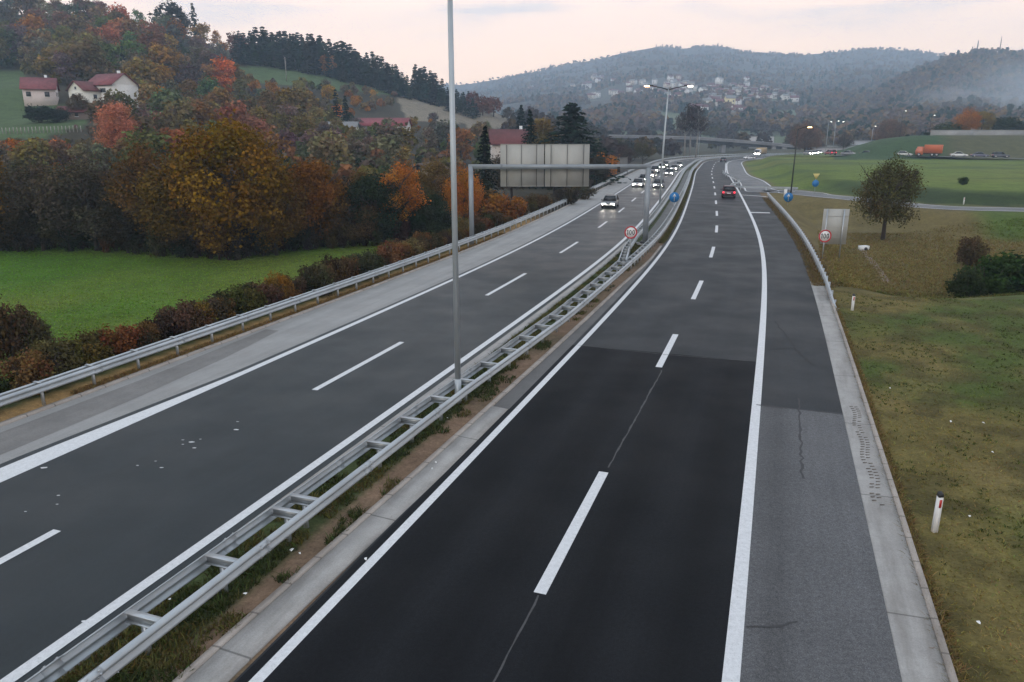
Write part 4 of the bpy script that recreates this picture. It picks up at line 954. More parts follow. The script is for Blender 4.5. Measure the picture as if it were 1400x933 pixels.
def far_woods():
    pts = []
    for i in range(15000):
        px = random.uniform(600,1480); y0 = 430. if px > 1085 else 600.; Y = y0*(2550/y0)**random.random(); d = Y*CT; X = (px-CX)/F*d
        pts.append((X,Y,px))
    A = np.array(pts); Z = terr(A[:,0],A[:,1],False); out = []
    vm = vnoise(A[:,0],A[:,1],1/90.,61)*.6+vnoise(A[:,0],A[:,1],1/35.,62)*.4
    for (X,Y,px),z,v in zip(pts,Z,vm):
        dens = .12 if Y < 1450 and px < 1090 else .95
        if v > (.42+.3*dens) or z < 1: continue
        con = random.random() < .16; c = random.choice([GREY,PURP,BRWN,PURP,(.06,.05,.04),(.10,.06,.035)]); c = tuple(q*1.7 for q in (CON if con else c))
        out.append((X,Y,z-1,random.uniform(7,12)*(.8 if Y > 1400 else 1.)*(.75 if Y < 620 else 1.),c,con))
    return out
fw = far_woods(); mass('far_forest','hazy bare forest covering the distant hills','forest',fw,20,.21)
# ------------------------------------------------------------------ grass
def tufts(name, label, cand, hmin, hmax, colf, per=4, wdt=.018, lean=.5):
    X,Y = cand; Z = terr(X,Y,True); n = len(X); b = MB(); cols = colf(X,Y,Z)
    for k in range(per):
        a = RNG.random(n)*6.28; h = hmin+(hmax-hmin)*RNG.random(n); ox = RNG.normal(0,.035,n); oy = RNG.normal(0,.035,n); w_ = wdt*(.6+.8*RNG.random(n))
        base = np.stack([X+ox,Y+oy,Z-.01],1); side = np.stack([np.cos(a),np.sin(a),np.zeros(n)],1)*w_[:,None]; ln = RNG.normal(size=(n,2))*lean*h[:,None]
        tip = base+np.stack([ln[:,0],ln[:,1],h],1); mid = base*.5+tip*.5+np.stack([-ln[:,0]*.15,-ln[:,1]*.15,h*.12],1)
        q = np.stack([base-side,base+side,mid+side*.8,mid-side*.8],1); q2 = np.stack([mid-side*.8,mid+side*.8,tip+side*.15,tip-side*.15],1)
        c = cols*(.7+.7*RNG.random((n,1)))*(1+.12*RNG.normal(size=(n,3))); c = np.clip(c,.005,.4)
        b.quads(q,c); b.quads(q2,c)
    o = b.build(name,M['blade']); o['kind'] = 'stuff'; o['label'] = label; return o
def cand_rt(n, s0, s1, t0, t1, pw=1.6):
    u = RNG.random(n)**pw; s = s0+(s1-s0)*u; t = t0+(t1-t0)*RNG.random(n); return rxy(s,t)
def gcol(X,Y,Z): return cover(X,Y,Z)*1.65
X,Y = cand_rt(70000,sY(8),sY(44),7.12,30,1.3); tufts('verge_grass','short matted green and straw coloured grass on the right verge',(X,Y),.015,.055,gcol,3,.010,1.3)
X,Y = cand_rt(6000,sY(8),sY(45),7.04,7.30,1.3); tufts('kerb_weeds','dry ragged grass leaning over the right kerb',(X,Y),.04,.12,lambda X,Y,Z: np.array([.17,.125,.05])*(.5+.8*RNG.random((len(X),1))),4,.009,1.)
X,Y = cand_rt(9000,sY(9),sY(44),7.3,26,1.2); pk = vnoise(X,Y,1/1.1,95) > .56; tufts('verge_clumps','taller green weed clumps in the short verge grass',(X[pk],Y[pk]),.03,.09,lambda X,Y,Z: np.array([.085,.105,.028])*(.5+.8*RNG.random((len(X),1))),5,.012,.8)
X,Y = cand_rt(15000,sY(7),sY(60),-6.7,-4.8,1.5); pk = vnoise(X,Y,1/.7,91) > np.where(st_of(X,Y)[1] < -5.45,.24,.60)
tufts('median_grass','green grass tufts growing on the bare earth of the median',(X[pk],Y[pk]),.05,.16,lambda X,Y,Z: np.array([.062,.076,.027])*(.7+.7*RNG.random((len(X),1)))+np.array([.06,.034,.012])*(vnoise(X,Y,1/1.3,92)[:,None] > .48),4,.012,.6)
X,Y = cand_rt(7000,sY(18),sY(62),-18.75,-18.3,1.4); tufts('straw_grass','dead straw grass strip under the left guardrail',(X,Y),.05,.17,lambda X,Y,Z: np.array([.26,.165,.065])*(.6+.7*RNG.random((len(X),1))),4,.014,.6)
X,Y = cand_rt(5000,sY(45),sY(108),6.35,7.6,1.4); tufts('verge_weeds','dry brown weeds along the guardrail by the speed sign',(X,Y),.05,.18,lambda X,Y,Z: np.array([.20,.145,.065])*(.6+.7*RNG.random((len(X),1))),4,.016,.6)
X,Y = cand_rt(6000,sY(60),sY(200),-4.4,-4.0,1.2); tufts('median_weeds','olive weeds along the far median',(X,Y),.08,.2,lambda X,Y,Z: np.array([.10,.09,.035])*(.6+.7*RNG.random((len(X),1))),3,.03,.6)
def cand_xy(n, x0, x1, y0, y1): Y = y0*(y1/y0)**RNG.random(n); d = Y*CT+9*ST; return (RNG.uniform(x0,x1,n)-CX)/F*d, Y
X,Y = cand_xy(26000,1120,1450,43,84); s_,t_ = st_of(X,Y); ok = (t_ > 7.6) & (rampd(X,Y) < -3.2); tufts('slope_grass','rough straw and green grass on the slope around the lone tree',(X[ok],Y[ok]),.06,.20,lambda X,Y,Z: cover(X,Y,Z)*1.55,3,.026,.9)
X,Y = cand_xy(36000,-90,560,34,76); s_,t_ = st_of(X,Y); ok = (t_ < -22.5); tufts('field_grass','short bright green meadow grass of the left field',(X[ok],Y[ok]),.03,.10,lambda X,Y,Z: cover(X,Y,Z)*1.5,3,.022,1.)
def litter():
    b = MB(); spots = [(sp_,.05) for sp_ in [(1298,577),(1344,578),(1357,618),(1220,532),(1371,620)]]
    for (x,y) in [(1300,577),(1344,579),(1357,619),(1217,531),(1326,706),(1338,852),(591,641),(612,572),(500,765),(398,752),(410,757),(335,812),(160,920),(232,820),(596,632),(748,520)]:
        g = gp(x,y,.06); z = tz(*g)+.09; r = .022+.025*random.random(); n = 6
        v = [(g[0]+r*math.cos(i*1.047)*random.uniform(.6,1.4),g[1]+r*math.sin(i*1.047)*random.uniform(.6,1.4),z+random.uniform(-.02,.03)) for i in range(n)]+[(g[0],g[1],z+.03)]
        b.add(v,[(i,(i+1)%n,n) for i in range(n)])
    o = b.build('litter',M['white']); o['kind'] = 'stuff'; o['label'] = 'white scraps of paper litter in the grass'
litter()
# stony drain running down to the grass crest
pts = [(1178,337),(1186,349),(1196,362),(1206,376),(1214,386)]
strip_on('drain_path',[gp(x+random.uniform(-2,2),y,-2.05) for x,y in pts],.5,lambda C: terr(C[:,0],C[:,1])+.03,plain('drain_stone',(.20,.15,.125),.9,0,.4,3),40)
g = gp(1181,338,-1.8); o = thing('drain_outlet','small pale concrete drain outlet at the head of the stony drain','drain',(g[0],g[1],tz(*g)),.3)
b = MB(); b.box((0,0,.18),(.9,.5,.5)); b.build('headwall',M['white'],o); b = MB(); b.tube([(0,-.35,.16),(0,-.22,.16)],[.16,.16],12); b.build('pipe',M['trim'],o)
# ------------------------------------------------------------------ buildings
def gable(b, L, W, z0, z1, mi=0, over=.5, th=.16):              # ridge along x
    for sg in (-1,1):
        y0,y1 = sg*(W/2+over),0.; sl = (z1-z0)/(W/2); za = z0-over*sl
        v = [(-L/2-over,y0,za),(L/2+over,y0,za),(L/2+over,y1,z1),(-L/2-over,y1,z1)]; w_ = [(p[0],p[1],p[2]+th) for p in v]
        b.add(v+w_,[(3,2,1,0),(4,5,6,7),(0,1,5,4),(1,2,6,5),(2,3,7,6),(3,0,4,7)],mi)
def house(label, loc, rz, L, W, hw, hr, wc, roofm, wins=(), group=None, hip=False, chim=True, name='house', balcony=False, door=True):
    o = thing(name,label,'house',loc,rz,group); b = MB(); b.box((0,0,hw/2-1),(L,W,hw+2))
    for sg in (-1,1): b.add([(sg*L/2,-W/2,hw),(sg*L/2,W/2,hw),(sg*L/2,0,hw+hr)],[(0,1,2) if sg > 0 else (0,2,1)])
    k = b.build('wall',M['wall'],o); k.color = (*wc,1)
    b = MB(); gable(b,L,W,hw+.02,hw+hr,0); r = b.build('roof',roofm,o)
    if chim: b = MB(); b.box((L*.22,W*.1,hw+hr+.1),(.6,.6,1.5)); b.build('chimney',M['white'],r)
    for face,u,z,w_,h_ in wins:
        b = MB(); f = MB()
        if face in 'fb': y = -W/2 if face == 'f' else W/2; b.box((u,y,z),(w_,.08,h_)); f.box((u,y,z-h_/2-.06),(w_+.2,.24,.08))
        else: x = -L/2 if face == 'l' else L/2; b.box((x,u,z),(.08,w_,h_)); f.box((x,u,z-h_/2-.06),(.24,w_+.2,.08))
        q = b.build('window',M['win'],o); f.build('sill',M['white'],q)
    if balcony: b = MB(); b.box((0,-W/2-.6,hw*.52),(L*.8,1.2,.15)); b.box((0,-W/2-1.15,hw*.52+.45),(L*.8,.08,.9)); b.build('balcony',M['white'],o)
    return o
def hplace(x, y, Y0=90): return hit(x,y,Y0,520,dig=8)
g = hplace(58,141); house('low pale hillside house with a dusty red gable roof',g,.42,7.4,6.6,3.4,2.7,(.62,.53,.50),M['roof'],(('f',-2.4,1.9,1.1,1.2),('f',1.8,1.9,1.1,1.2),('r',-1.4,2,1.1,1.1),('r',1.5,2,1.1,1.1)),balcony=False)
g = hplace(158,151); house('taller white hillside house with a pink red roof and dark windows',g,-.40,9.2,8.0,6.2,2.7,(.72,.70,.66),M['roof'],(('f',-2.2,4.6,1.0,1.2),('f',1.3,4.7,1.9,1.0),('f',-2.2,1.8,1.,1.2),('f',2.4,1.8,1.,1.2),('l',-1.6,4.6,1.,1.1),('l',1.6,4.6,1.,1.1),('l',0,6.8,.8,.9)),balcony=False)
g2 = g+Vector((-4.6,-4.0,0)); g2.z = tz(g2.x,g2.y,False); house('lower white wing with its gable facing the road beside the taller hillside house',g2,1.15,6.2,5.6,4.6,2.0,(.72,.71,.64),M['dkroof'],(('l',-1.2,3.2,.8,.9),('l',1.2,3.2,.8,.9),('l',0,5.0,.6,.6),('f',0,3,1,1)),chim=False)
g = hplace(103,163); house('small timber shed with a red brown roof below the hillside houses',g,.1,6.2,3.6,1.7,1.1,(.20,.15,.12),M['dkroof'],(('f',-1.5,.9,.7,.7),('f',1.2,.9,.7,.7)),chim=False,name='shed')
g = hplace(524,184,120); house('long low building with a bright red roof and white wall bays',g,-.08,15.5,7.,2.6,2.0,(.62,.58,.55),M['redroof'],[('f',u,1.3,1.0,1.2) for u in (-6,-3.6,-1.2,1.2,3.6,6)],chim=False,name='long_building')
g = hplace(467,186,120); house('grey roofed low building left of the red roofed long building',g,.05,9.,6.,2.4,1.3,(.60,.58,.54),M['greyroof'],(('f',-2.5,1.2,1,1),('f',2.5,1.2,1,1)),chim=False)
q = at(584,256,108); z = tz(q.x,q.y); o = house('old pale gabled house half hidden by trees left of the tall lamp post',(q.x,q.y+3,z),1.35,8.5,7.2,at(584,248,108).z-z,2.4,(.34,.28,.21),M['timber'],(('l',-1.6,2.2,.9,1.2),('l',1.6,2.2,.9,1.2),('l',0,4.6,.8,.9)),chim=False)
b = MB(); b.box((-4.35,.9,3.),(.16,.16,6.)); b.build('timber_post',M['timber'],o)
q = at(700,222,165); z = tz(q.x,q.y); house('house with a big dark red roof showing above the left gantry sign',(q.x,q.y,z),.08,9.,8.,at(700,196,165).z-z,at(700,178,165).z-at(700,196,165).z,(.55,.50,.46),M['dkroof'],(('f',-2,2.5,1,1.2),('f',2,2.5,1,1.2)))
# teal roofed hall on the embankment
q = at(1372,176,285); z = tz(q.x,q.y); house('hall with a pale teal roof above the embankment wall',(q.x+3,q.y+8,z),-.2,17.,9.,3.2,1.9,(.50,.40,.34),M['tealroof'],(('f',-5,1.6,1.5,1.2),('f',0,1.6,1.5,1.2),('f',5,1.6,1.5,1.2)),chim=False,name='hall')
def walled(name, label, pts, h, th, m, top=None):
    o = thing(name,label,'wall',pts[0]); b = MB(); c = MB(); inv = -Vector(pts[0])
    for a,e in zip(pts[:-1],pts[1:]):
        a = Vector(a)+inv; e = Vector(e)+inv; b.bar(a+Vector((0,0,h/2-.6)),e+Vector((0,0,h/2-.6)),th,h+1.2); c.bar(a+Vector((0,0,h+.06)),e+Vector((0,0,h+.06)),th+.12,.12)
    b.build('wall_face',m,o); c.build('coping',m,o); return o
pp = [at(x,186,258) for x in (1272,1330,1400,1520)]; walled('retaining_wall','long pale concrete retaining wall topping the brown embankment',[(p.x,p.y,tz(p.x,p.y)) for p in pp],at(1300,178.5,258).z-tz(pp[0].x,258),.4,M['wallc'])
pp = [at(x,232,170) for x in (770,806,858)]; walled('noise_wall','low pale wall beside the motorway bend left of the traffic',[(p.x,p.y,tz(p.x,p.y)) for p in pp],at(806,219,170).z-tz(pp[1].x,170),.3,M['conc'])
# overpass
def overpass():
    Yb = 415.; pts = [(790,187),(880,188.5),(950,190.5),(1000,194.),(1052,198.5),(1090,202)]; P_ = [at(x,y,Yb+6*(i%2)*0) for i,(x,y) in enumerate(pts)]
    o = thing('overpass','concrete road overpass crossing the valley behind the motorway bend','bridge',P_[2]); inv = -P_[2]
    b = MB(); g_ = MB(); r_ = MB()
    for a,c in zip(P_[:-1],P_[1:]):
        a = a+inv; c = c+inv; b.bar(a,c,9.,.7); g_.bar(a+Vector((0,0,-1.1)),c+Vector((0,0,-1.1)),6.,1.5)
        for sg in (-1,1): r_.bar(a+Vector((0,sg*4.4,.85)),c+Vector((0,sg*4.4,.85)),.12,.9)
    b.build('deck',M['bridge'],o); g_.build('girder',M['bridge_dark'],o); r_.build('parapet',M['bridge'],o)
    for x in (900,987,989.5):
        q = at(x,197,Yb)+inv; b = MB(); b.box((q.x,0,q.z-4.2),(1.1,5.,8.)); b.build('pier',M['bridge'],o)
    q = at(1056,205,Yb)+inv; b = MB(); b.box((q.x-.5,0,q.z-.6),(2.,8.4,7.)); b.box((q.x+5.2,0,q.z-.6),(2.6,8.4,7.)); b.box((q.x+2.2,0,q.z+2.4),(3.6,8.3,1.)); b.build('abutment',M['bridge'],o)
    return o
overpass()
# far white houses: one object each
def farhouse_mesh(nm, L, W, hw, hr, rm):
    b = MB(); b.box((0,0,hw/2-1),(L,W,hw+2)); 
    for sg in (-1,1): b.add([(sg*L/2,-W/2,hw),(sg*L/2,W/2,hw),(sg*L/2,0,hw+hr)],[(0,1,2)])
    gable(b,L,W,hw+.02,hw+hr,1,.4)
    for u in (-.28,.28):
        for z in (1.8,4.4): b.box((u*L,-W/2-.03,z),(1.2,.1,1.2),mi=2)
    me = b.mesh(nm); me.materials.append(M['wall']); me.materials.append(rm); me.materials.append(M['win']); return me
FH = [farhouse_mesh('far_house',9,7.5,5.8,2.6,M['dkroof']),farhouse_mesh('far_house_grey',8,8,6.5,2.2,M['greyroof']),farhouse_mesh('far_house_low',10,7,4.,2.4,M['roof'])]
CL = [((724,124),3,(6,2),'white houses standing alone on the far left slope'),((796,118),7,(22,5),'white houses of the upper far village'),((818,112),12,(18,5),'white houses of the upper far village'),((815,134),5,(16,2),'white houses of the lower village row'),((842,131),4,(8,3),'white houses of the lower village row'),((880,124),14,(20,11),'white houses on the slope behind the twin arm lamp'),((930,118),18,(30,7),'white houses of the large far village'),((985,124),30,(34,9),'white houses of the large far village'),((1030,132),24,(30,8),'white houses of the right part of the far village'),((965,148),10,(22,7),'white houses at the foot of the far village'),((1075,137),10,(18,6),'white houses at the right end of the far village'),((1010,160),6,(24,6),'white houses low in the valley behind the overpass')]
CL += [((900,140),12,(40,8),'white houses of the lower village row'),((1000,138),26,(40,9),'white houses of the large far village'),((940,124),14,(50,7),'white houses of the large far village')]
nh = 0
for (x,y),n,(sx_,sy_),grp in CL:
    for i in range(n):
        px = x+RNG.normal()*sx_*.6; py = y+RNG.normal()*sy_*.6; g = hit(px,py,430,2500,n=260)
        if g is None: continue
        o = link('far_house',FH[nh%3],None,g); o.rotation_euler = (0,0,random.uniform(-.7,.7)); o.scale = (random.uniform(.8,1.2),)*3; o.color = (*random.choice([(.74,.73,.70),(.64,.61,.56),(.70,.68,.67),(.55,.47,.40)]),1)
        tag(o,grp.replace('white houses','small pale house'),'house',grp); nh += 1
g = hit(997,147,430,2500,dig=8); o = link('far_house',FH[1],None,g); o.scale = (1.3,1.3,1.5); o.color = (.75,.66,.40,1); tag(o,'large yellow house low in the far village','house')
# masts and poles
for x,yt,yb,Y,lab in ((1336,55,68,1230,'lattice mast on the right hill top'),(1366,50,74,1260,'tall thin radio mast right of the hill top mast')):
    q = at(x,yb,Y); h = at(x,yt,Y).z-q.z; o = thing('radio_mast',lab,'mast',(q.x,q.y,q.z-8)); b = MB()
    for k in range(3): b.tube([(1.1*math.cos(k*2.09),1.1*math.sin(k*2.09),0),(.25*math.cos(k*2.09),.25*math.sin(k*2.09),h+8)],[.35,.22],5)
    b.build('tower',M['rib'],o); b = MB()
    for z in np.linspace(2,h+6,9): b.tube([(.9*math.cos(k*2.09)*(1-z/(h+12)),.9*math.sin(k*2.09)*(1-z/(h+12)),z) for k in (0,1,2,0)],.12,4)
    b.build('bracing',M['rib'],o)
for x,yt,yb,lab in ((343,54,72,'pale utility pole at the left end of the hill meadow'),(392,78,112,'utility pole in the middle of the hill meadow'),(469,82,104,'pale utility pole below the ridge spruces'),(181,120,140,'pale pole beside the white hillside house')):
    g = hit(x,yb,100,520,dig=12); h = at(x,yt,g.y).z-g.z; o = thing('utility_pole',lab,'pole',g); b = MB(); b.tube([(0,0,-.5),(0,0,h)],[.2,.14],8); b.build('pole',M['pale_bark'],o); b = MB(); b.box((0,0,h-.6),(1.8,.12,.14)); b.build('crossarm',M['timber'],o)
fo = None
for k in range(22):
    x = 4+k*5.1; g = hit(x,184-k*.15,110,400)
    if g is None: continue
    o = link('fence_post',None if fo is None else fo.data,None,g) if fo is not None else None
    if o is None:
        b = MB(); b.tube([(0,0,-.3),(0,0,1.35)],[.09,.08],6); fo = o = b.build('fence_post',M['pale_bark'],None,loc=g)
    tag(o,'pale fence post in the row along the lower edge of the hillside meadow','post','fence posts below the hillside meadow')
# ------------------------------------------------------------------ vehicles (front towards +y)
def sect(y, w, z0, z1, zs, r=.12):                              # body ring at station y
    h = w/2
    return [(-h+r*.6,y,z0),(-h,y,z0+r),(-h,y,zs),(-h*.94,y,z1-.02),(-h*.72,y,z1),(h*.72,y,z1),(h*.94,y,z1-.02),(h,y,zs),(h,y,z0+r),(h-r*.6,y,z0)]
def car(label, loc, rz, col, kind='hatch', lights='head', group=None):
    o = thing('car',label,'car',loc,rz,group); L,W,Hh = {'hatch':(4.1,1.76,1.48),'sedan':(4.5,1.80,1.46),'suv':(4.4,1.86,1.68)}[kind]
    f = L/2; zb = .58*Hh+.03; g0 = .22 if kind != 'suv' else .28
    rear_up = zb if kind != 'sedan' else zb-.02
    st = [(-f,W*.82,g0+.18,zb-.12,.6),(-f+.12,W*.95,g0+.04,rear_up,.68),(-f+.6,W,g0,rear_up,.7),(0,W,g0,zb,.7),(f-1.25,W,g0,zb-.02,.7),(f-.5,W*.97,g0,zb-.13,.62),(f-.12,W*.9,g0+.04,zb-.22,.58),(f,W*.78,g0+.14,zb-.34,.5)]
    b = MB(); b.loft([sect(y,w,z0,z1,min(zs,z1-.08)) for y,w,z0,z1,zs in st]); bd = b.build('body',M['car'],o,smooth=True); bd.color = (*col,1)
    r0 = {'hatch':-f+.12,'sedan':-f+.75,'suv':-f+.10}[kind]; r1 = {'hatch':-f+.65,'sedan':-f+1.45,'suv':-f+.45}[kind]; f1 = f-2.0; f0 = f-1.25
    def cab(y0,y1,y2,y3,wb,wt,za,zt): return [[(-wb/2,y0,za),(wb/2,y0,za),(wb/2,y3,za),(-wb/2,y3,za)],[(-wt/2,y1,zt),(wt/2,y1,zt),(wt/2,y2,zt),(-wt/2,y2,zt)]]
    b = MB(); b.loft(cab(r0+.02,r1,f1,f0,W*.93,W*.74,zb-.04,Hh-.05)); b.build('windows',M['glass'],o)
    b = MB(); b.loft([[(-W*.372,r1-.04,Hh-.06),(W*.372,r1-.04,Hh-.06),(W*.372,f1+.05,Hh-.06),(-W*.372,f1+.05,Hh-.06)],[(-W*.33,r1+.08,Hh),(W*.33,r1+.08,Hh),(W*.33,f1-.1,Hh),(-W*.33,f1-.1,Hh)]]); k = b.build('roof',M['car'],o); k.color = (*col,1)
    b = MB()
    for sg in (-1,1):
        for (ya,za,yb_,zb_,xa,xb) in ((f0,zb-.03,f1,Hh-.05,W*.465,W*.372),(r0+.02,zb-.03,r1,Hh-.05,W*.465,W*.372)): b.bar((sg*xa,ya,za),(sg*xb,yb_,zb_),.07,.06)
    k = b.build('pillars',M['car'],o); k.color = (*col,1)
    for sx_ in (-1,1):
        for yy_ in (-f+.78,f-.85):
            R = .32 if kind != 'suv' else .36
            b = MB(); b.tube([(sx_*(W/2-.21),yy_,R),(sx_*(W/2+.01),yy_,R)],[R,R],18); q = b.build('wheel',M['tyre'],o)
            b = MB(); b.tube([(sx_*(W/2+.011),yy_,R),(sx_*(W/2+.02),yy_,R)],[R*.62,R*.55],14); b.build('rim',M['rim'],q)
        b = MB(); b.loft([[(sx_*(W*.30+u),f-.13+v,zb-.38+w_) for u,w_ in ((-.20,-.11),(.17,-.10),(.15,.10),(-.17,.11))] for v in (-.06,.11)]); b.build('headlight',M['head'] if lights == 'head' else M['glass'],o)
        b = MB(); b.box((sx_*W*.40,-f+.04,zb-.18),(.22,.14,.24)); b.build('tail_light',M['tail'] if lights == 'tail' else M['reflector'],o)
        b = MB(); b.box((sx_*(W/2+.09),f-1.45,zb+.06),(.18,.1,.13)); k = b.build('mirror',M['car'],o); k.color = (*col,1)
    b = MB(); b.box((0,f-.02,g0+.15),(W*.72,.08,.16)); b.box((0,-f+.03,g0+.14),(W*.8,.1,.2)); b.build('bumper_trim',M['trim'],o)
    b = MB(); b.box((0,f+.02,g0+.24),(.5,.02,.11)); b.build('number_plate',M['plate'],o)
    b = MB(); b.box((0,-f-.03,g0+.42),(.5,.03,.12)); b.build('number_plate',M['plate'],o)
    return o
def road_t(x, y): g = gp(x,y); s,t = st_of(np.array([g[0]]),np.array([g[1]])); return float(s[0]),float(t[0])
def on_road(x, y, fwd, t=None):
    s,tt = road_t(x,y); tt = tt if t is None else t; p = rp(s,tt,.01); a = hd(s)-PI/2; return (p.x,p.y,.012),a if fwd else a+PI
for x,y,k,c,tt,lab in [(838,284,'hatch',(.085,.09,.095),-12.7,'nearest oncoming car, grey with headlights on, right behind the gantry column'),(872,256,'sedan',(.26,.26,.27),-12.7,'pale silver oncoming car following the nearest grey car'),
   (907,257,'sedan',(.10,.10,.11),-9.2,'dark oncoming car in the inner lane beside the median'),(893,243,'hatch',(.30,.22,.16),-12.7,'brownish oncoming car in the outer lane of the queue'),(914,240,'sedan',(.05,.05,.06),-9.2,'black oncoming car in the inner lane of the queue'),
   (897,237,'suv',(.12,.12,.13),-12.9,'dark tall oncoming car in the outer lane of the queue'),(919,233.5,'hatch',(.25,.25,.26),-9.2,'grey oncoming car further up the inner lane'),(884,249.5,'hatch',(.09,.09,.1),-12.8,'dark oncoming car behind the gantry column in the outer lane'),(926,228.5,'sedan',(.3,.3,.3),-9.2,'small light oncoming car furthest up the inner lane'),(911,229,'suv',(.08,.08,.09),-12.8,'small dark oncoming car furthest up the outer lane'),(902,231.5,'hatch',(.2,.2,.2),-12.8,'light oncoming car at the back of the outer lane')]:
    p,a = on_road(x,y,False,tt); car(lab,p,a,c,k,'head','oncoming cars with headlights on')
p,a = on_road(997,270,True,1.75); car('dark red car driving away with glowing tail lights',p,a,(.075,.010,.020),'suv','tail')
p,a = on_road(991,221.5,True,1.8); car('small dark car driving away near the motorway bend',p,a,(.03,.03,.035),'sedan','off')
g = gp(1024,218); car('white car on the motorway bend below the overpass',(g[0],g[1],.012),PI*.55,(.75,.75,.75),'hatch','off')
def truck(label, loc, rz, col, L=8.5, W=2.45, Hb=3.4, lights=True, cabc=(.6,.6,.6)):
    o = thing('truck',label,'truck',loc,rz); f = L/2
    b = MB(); b.loft([[(-W/2,-f,.95),(W/2,-f,.95),(W/2,-f,Hb-.15),(W/2-.15,-f,Hb),(-W/2+.15,-f,Hb),(-W/2,-f,Hb-.15)],[(-W/2,f-2.3,.95),(W/2,f-2.3,.95),(W/2,f-2.3,Hb-.15),(W/2-.15,f-2.3,Hb),(-W/2+.15,f-2.3,Hb),(-W/2,f-2.3,Hb-.15)]]); k = b.build('cargo_box',M['cloth'],o); k.color = (*col,1)
    b = MB(); b.loft([[(-1.15,f-2.15,.5),(1.15,f-2.15,.5),(1.15,f-.25,.5),(-1.15,f-.25,.5)],[(-1.18,f-2.15,1.5),(1.18,f-2.15,1.5),(1.18,f,1.5),(-1.18,f,1.5)],[(-1.08,f-2.1,2.75),(1.08,f-2.1,2.75),(1.08,f-.55,2.75),(-1.08,f-.55,2.75)]]); k = b.build('cab',M['car'],o); k.color = (*cabc,1)
    b = MB(); b.bar((0,f-.03,1.62),(0,f-.47,2.5),2.0,.06); w_ = b.build('windscreen',M['glass'],o)
    b = MB(); b.box((0,-.2,.75),(1.1,L-1.,.25)); b.build('chassis',M['trim'],o)
    for y in (f-1.1,-f+1.3,-f+2.5):
        for sx_ in (-1,1):
            b = MB(); b.tube([(sx_*(W/2-.35),y,.5),(sx_*(W/2-.02),y,.5)],[.5,.5],16); q = b.build('wheel',M['tyre'],o); b = MB(); b.tube([(sx_*(W/2-.02),y,.5),(sx_*(W/2-.005),y,.5)],[.28,.25],12); b.build('rim',M['rim'],q)
    for sx_ in (-1,1): b = MB(); b.box((sx_*.85,f+.0,.85),(.36,.1,.24)); b.build('headlight',M['head' if lights else 'glass'],o)
    return o
s_,t_ = road_t(1002,212.5); p,a = on_road(1002,212.5,False,-11.); truck('yellowish box truck with headlights on coming round the motorway bend',p,a+.25,(.50,.36,.20))
def xroad(x, y, Y=None):
    q = hit(x,y,180,330,True); return (q.x,q.y,q.z+.13) if q else None
def vroad(x):
    j = np.argmin(abs(CX+F*XR2[:,0]/(XR2[:,1]*CT)-x)); c = XR2[j]; d = XR2[min(j+3,len(XR2)-1)]-XR2[max(j-3,0)]; z = float(XZ2[j])+.015; return (c[0],c[1],z),math.atan2(d[1],d[0])
XR2 = nspline(XR,600); XZ2 = np.interp(np.linspace(0,1,600),np.linspace(0,1,160),XZ(nspline(XR,160)))
p,a = vroad(1272); truck('orange covered truck on the valley road below the embankment',p,a+PI/2,(.55,.13,.05),7.0,2.4,3.3,False,(.55,.14,.06))
for x,k,c,l,lab in [(1190,'sedan',(.06,.09,.09),'off','dark green grey car on the valley road left of the lone tree'),(1240,'hatch',(.6,.6,.58),'off','pale car on the valley road partly behind the lone tree'),(1316,'sedan',(.72,.72,.70),'off','white car on the valley road right of the orange truck'),(1345,'sedan',(.10,.10,.16),'off','blue grey car on the valley road, second right of the orange truck'),(1372,'suv',(.06,.06,.08),'off','dark tall car on the valley road, third right of the orange truck'),(1138,'suv',(.25,.02,.03),'tail','red car with tail lights in the roundabout queue'),(1163,'sedan',(.25,.25,.28),'off','grey car in the roundabout queue right of the red car')]:
    p,a = vroad(x); car(lab,p,a-PI/2 if x != 1138 else PI*.05,c,k,l,'vehicles on the valley road')
for i,(x,Y) in enumerate(((1105.5,268),(1112,274),(1117,282))):
    q = at(x,207,Y); z = tz(q.x,Y); car(('first','second','third')[i]+' car from the left waiting with bright headlights by the roundabout',(q.x,Y,z+.05),PI+.15,(.4,.4,.42),'hatch','head','cars waiting with headlights by the roundabout')
for i,(x,y,Y,w_,h_,c,lab) in enumerate(((1128,206,330,14,3.4,(.42,.40,.42),'low grey building behind the roundabout queue'),(1156,205,340,13,4.2,(.5,.52,.52),'pale commercial building behind the brightest white lamp'),(1172,196,360,12,6.,(.40,.42,.46),'grey blue block rising behind the roundabout'),(1040,193,470,13,4.,(.55,.55,.55),'pale building on top of the right end of the overpass'))):
    q = at(x,y,Y); z = min(tz(q.x,Y),q.z) if i != 3 else tz(q.x,Y); hh = h_ if i != 3 else at(x,187,Y).z-z
    o = thing('building',lab,'building',(q.x,Y,z)); b = MB(); b.box((0,0,hh/2-.5),(w_,9,hh+1)); k = b.build('wall',M['wall'],o); k.color = (*c,1)
    b = MB(); b.box((0,0,hh+.15),(w_+.6,9.6,.3)); b.build('roof',M['greyroof'],o)
    for u in (-.3,0,.3): b = MB(); b.box((u*w_,-4.5,hh*.55),(1.8,.12,1.2)); b.build('window',M['win'],o)
SMK = .02; SKYS, HAZE, EXPO = .124, 4.2e-4, .14
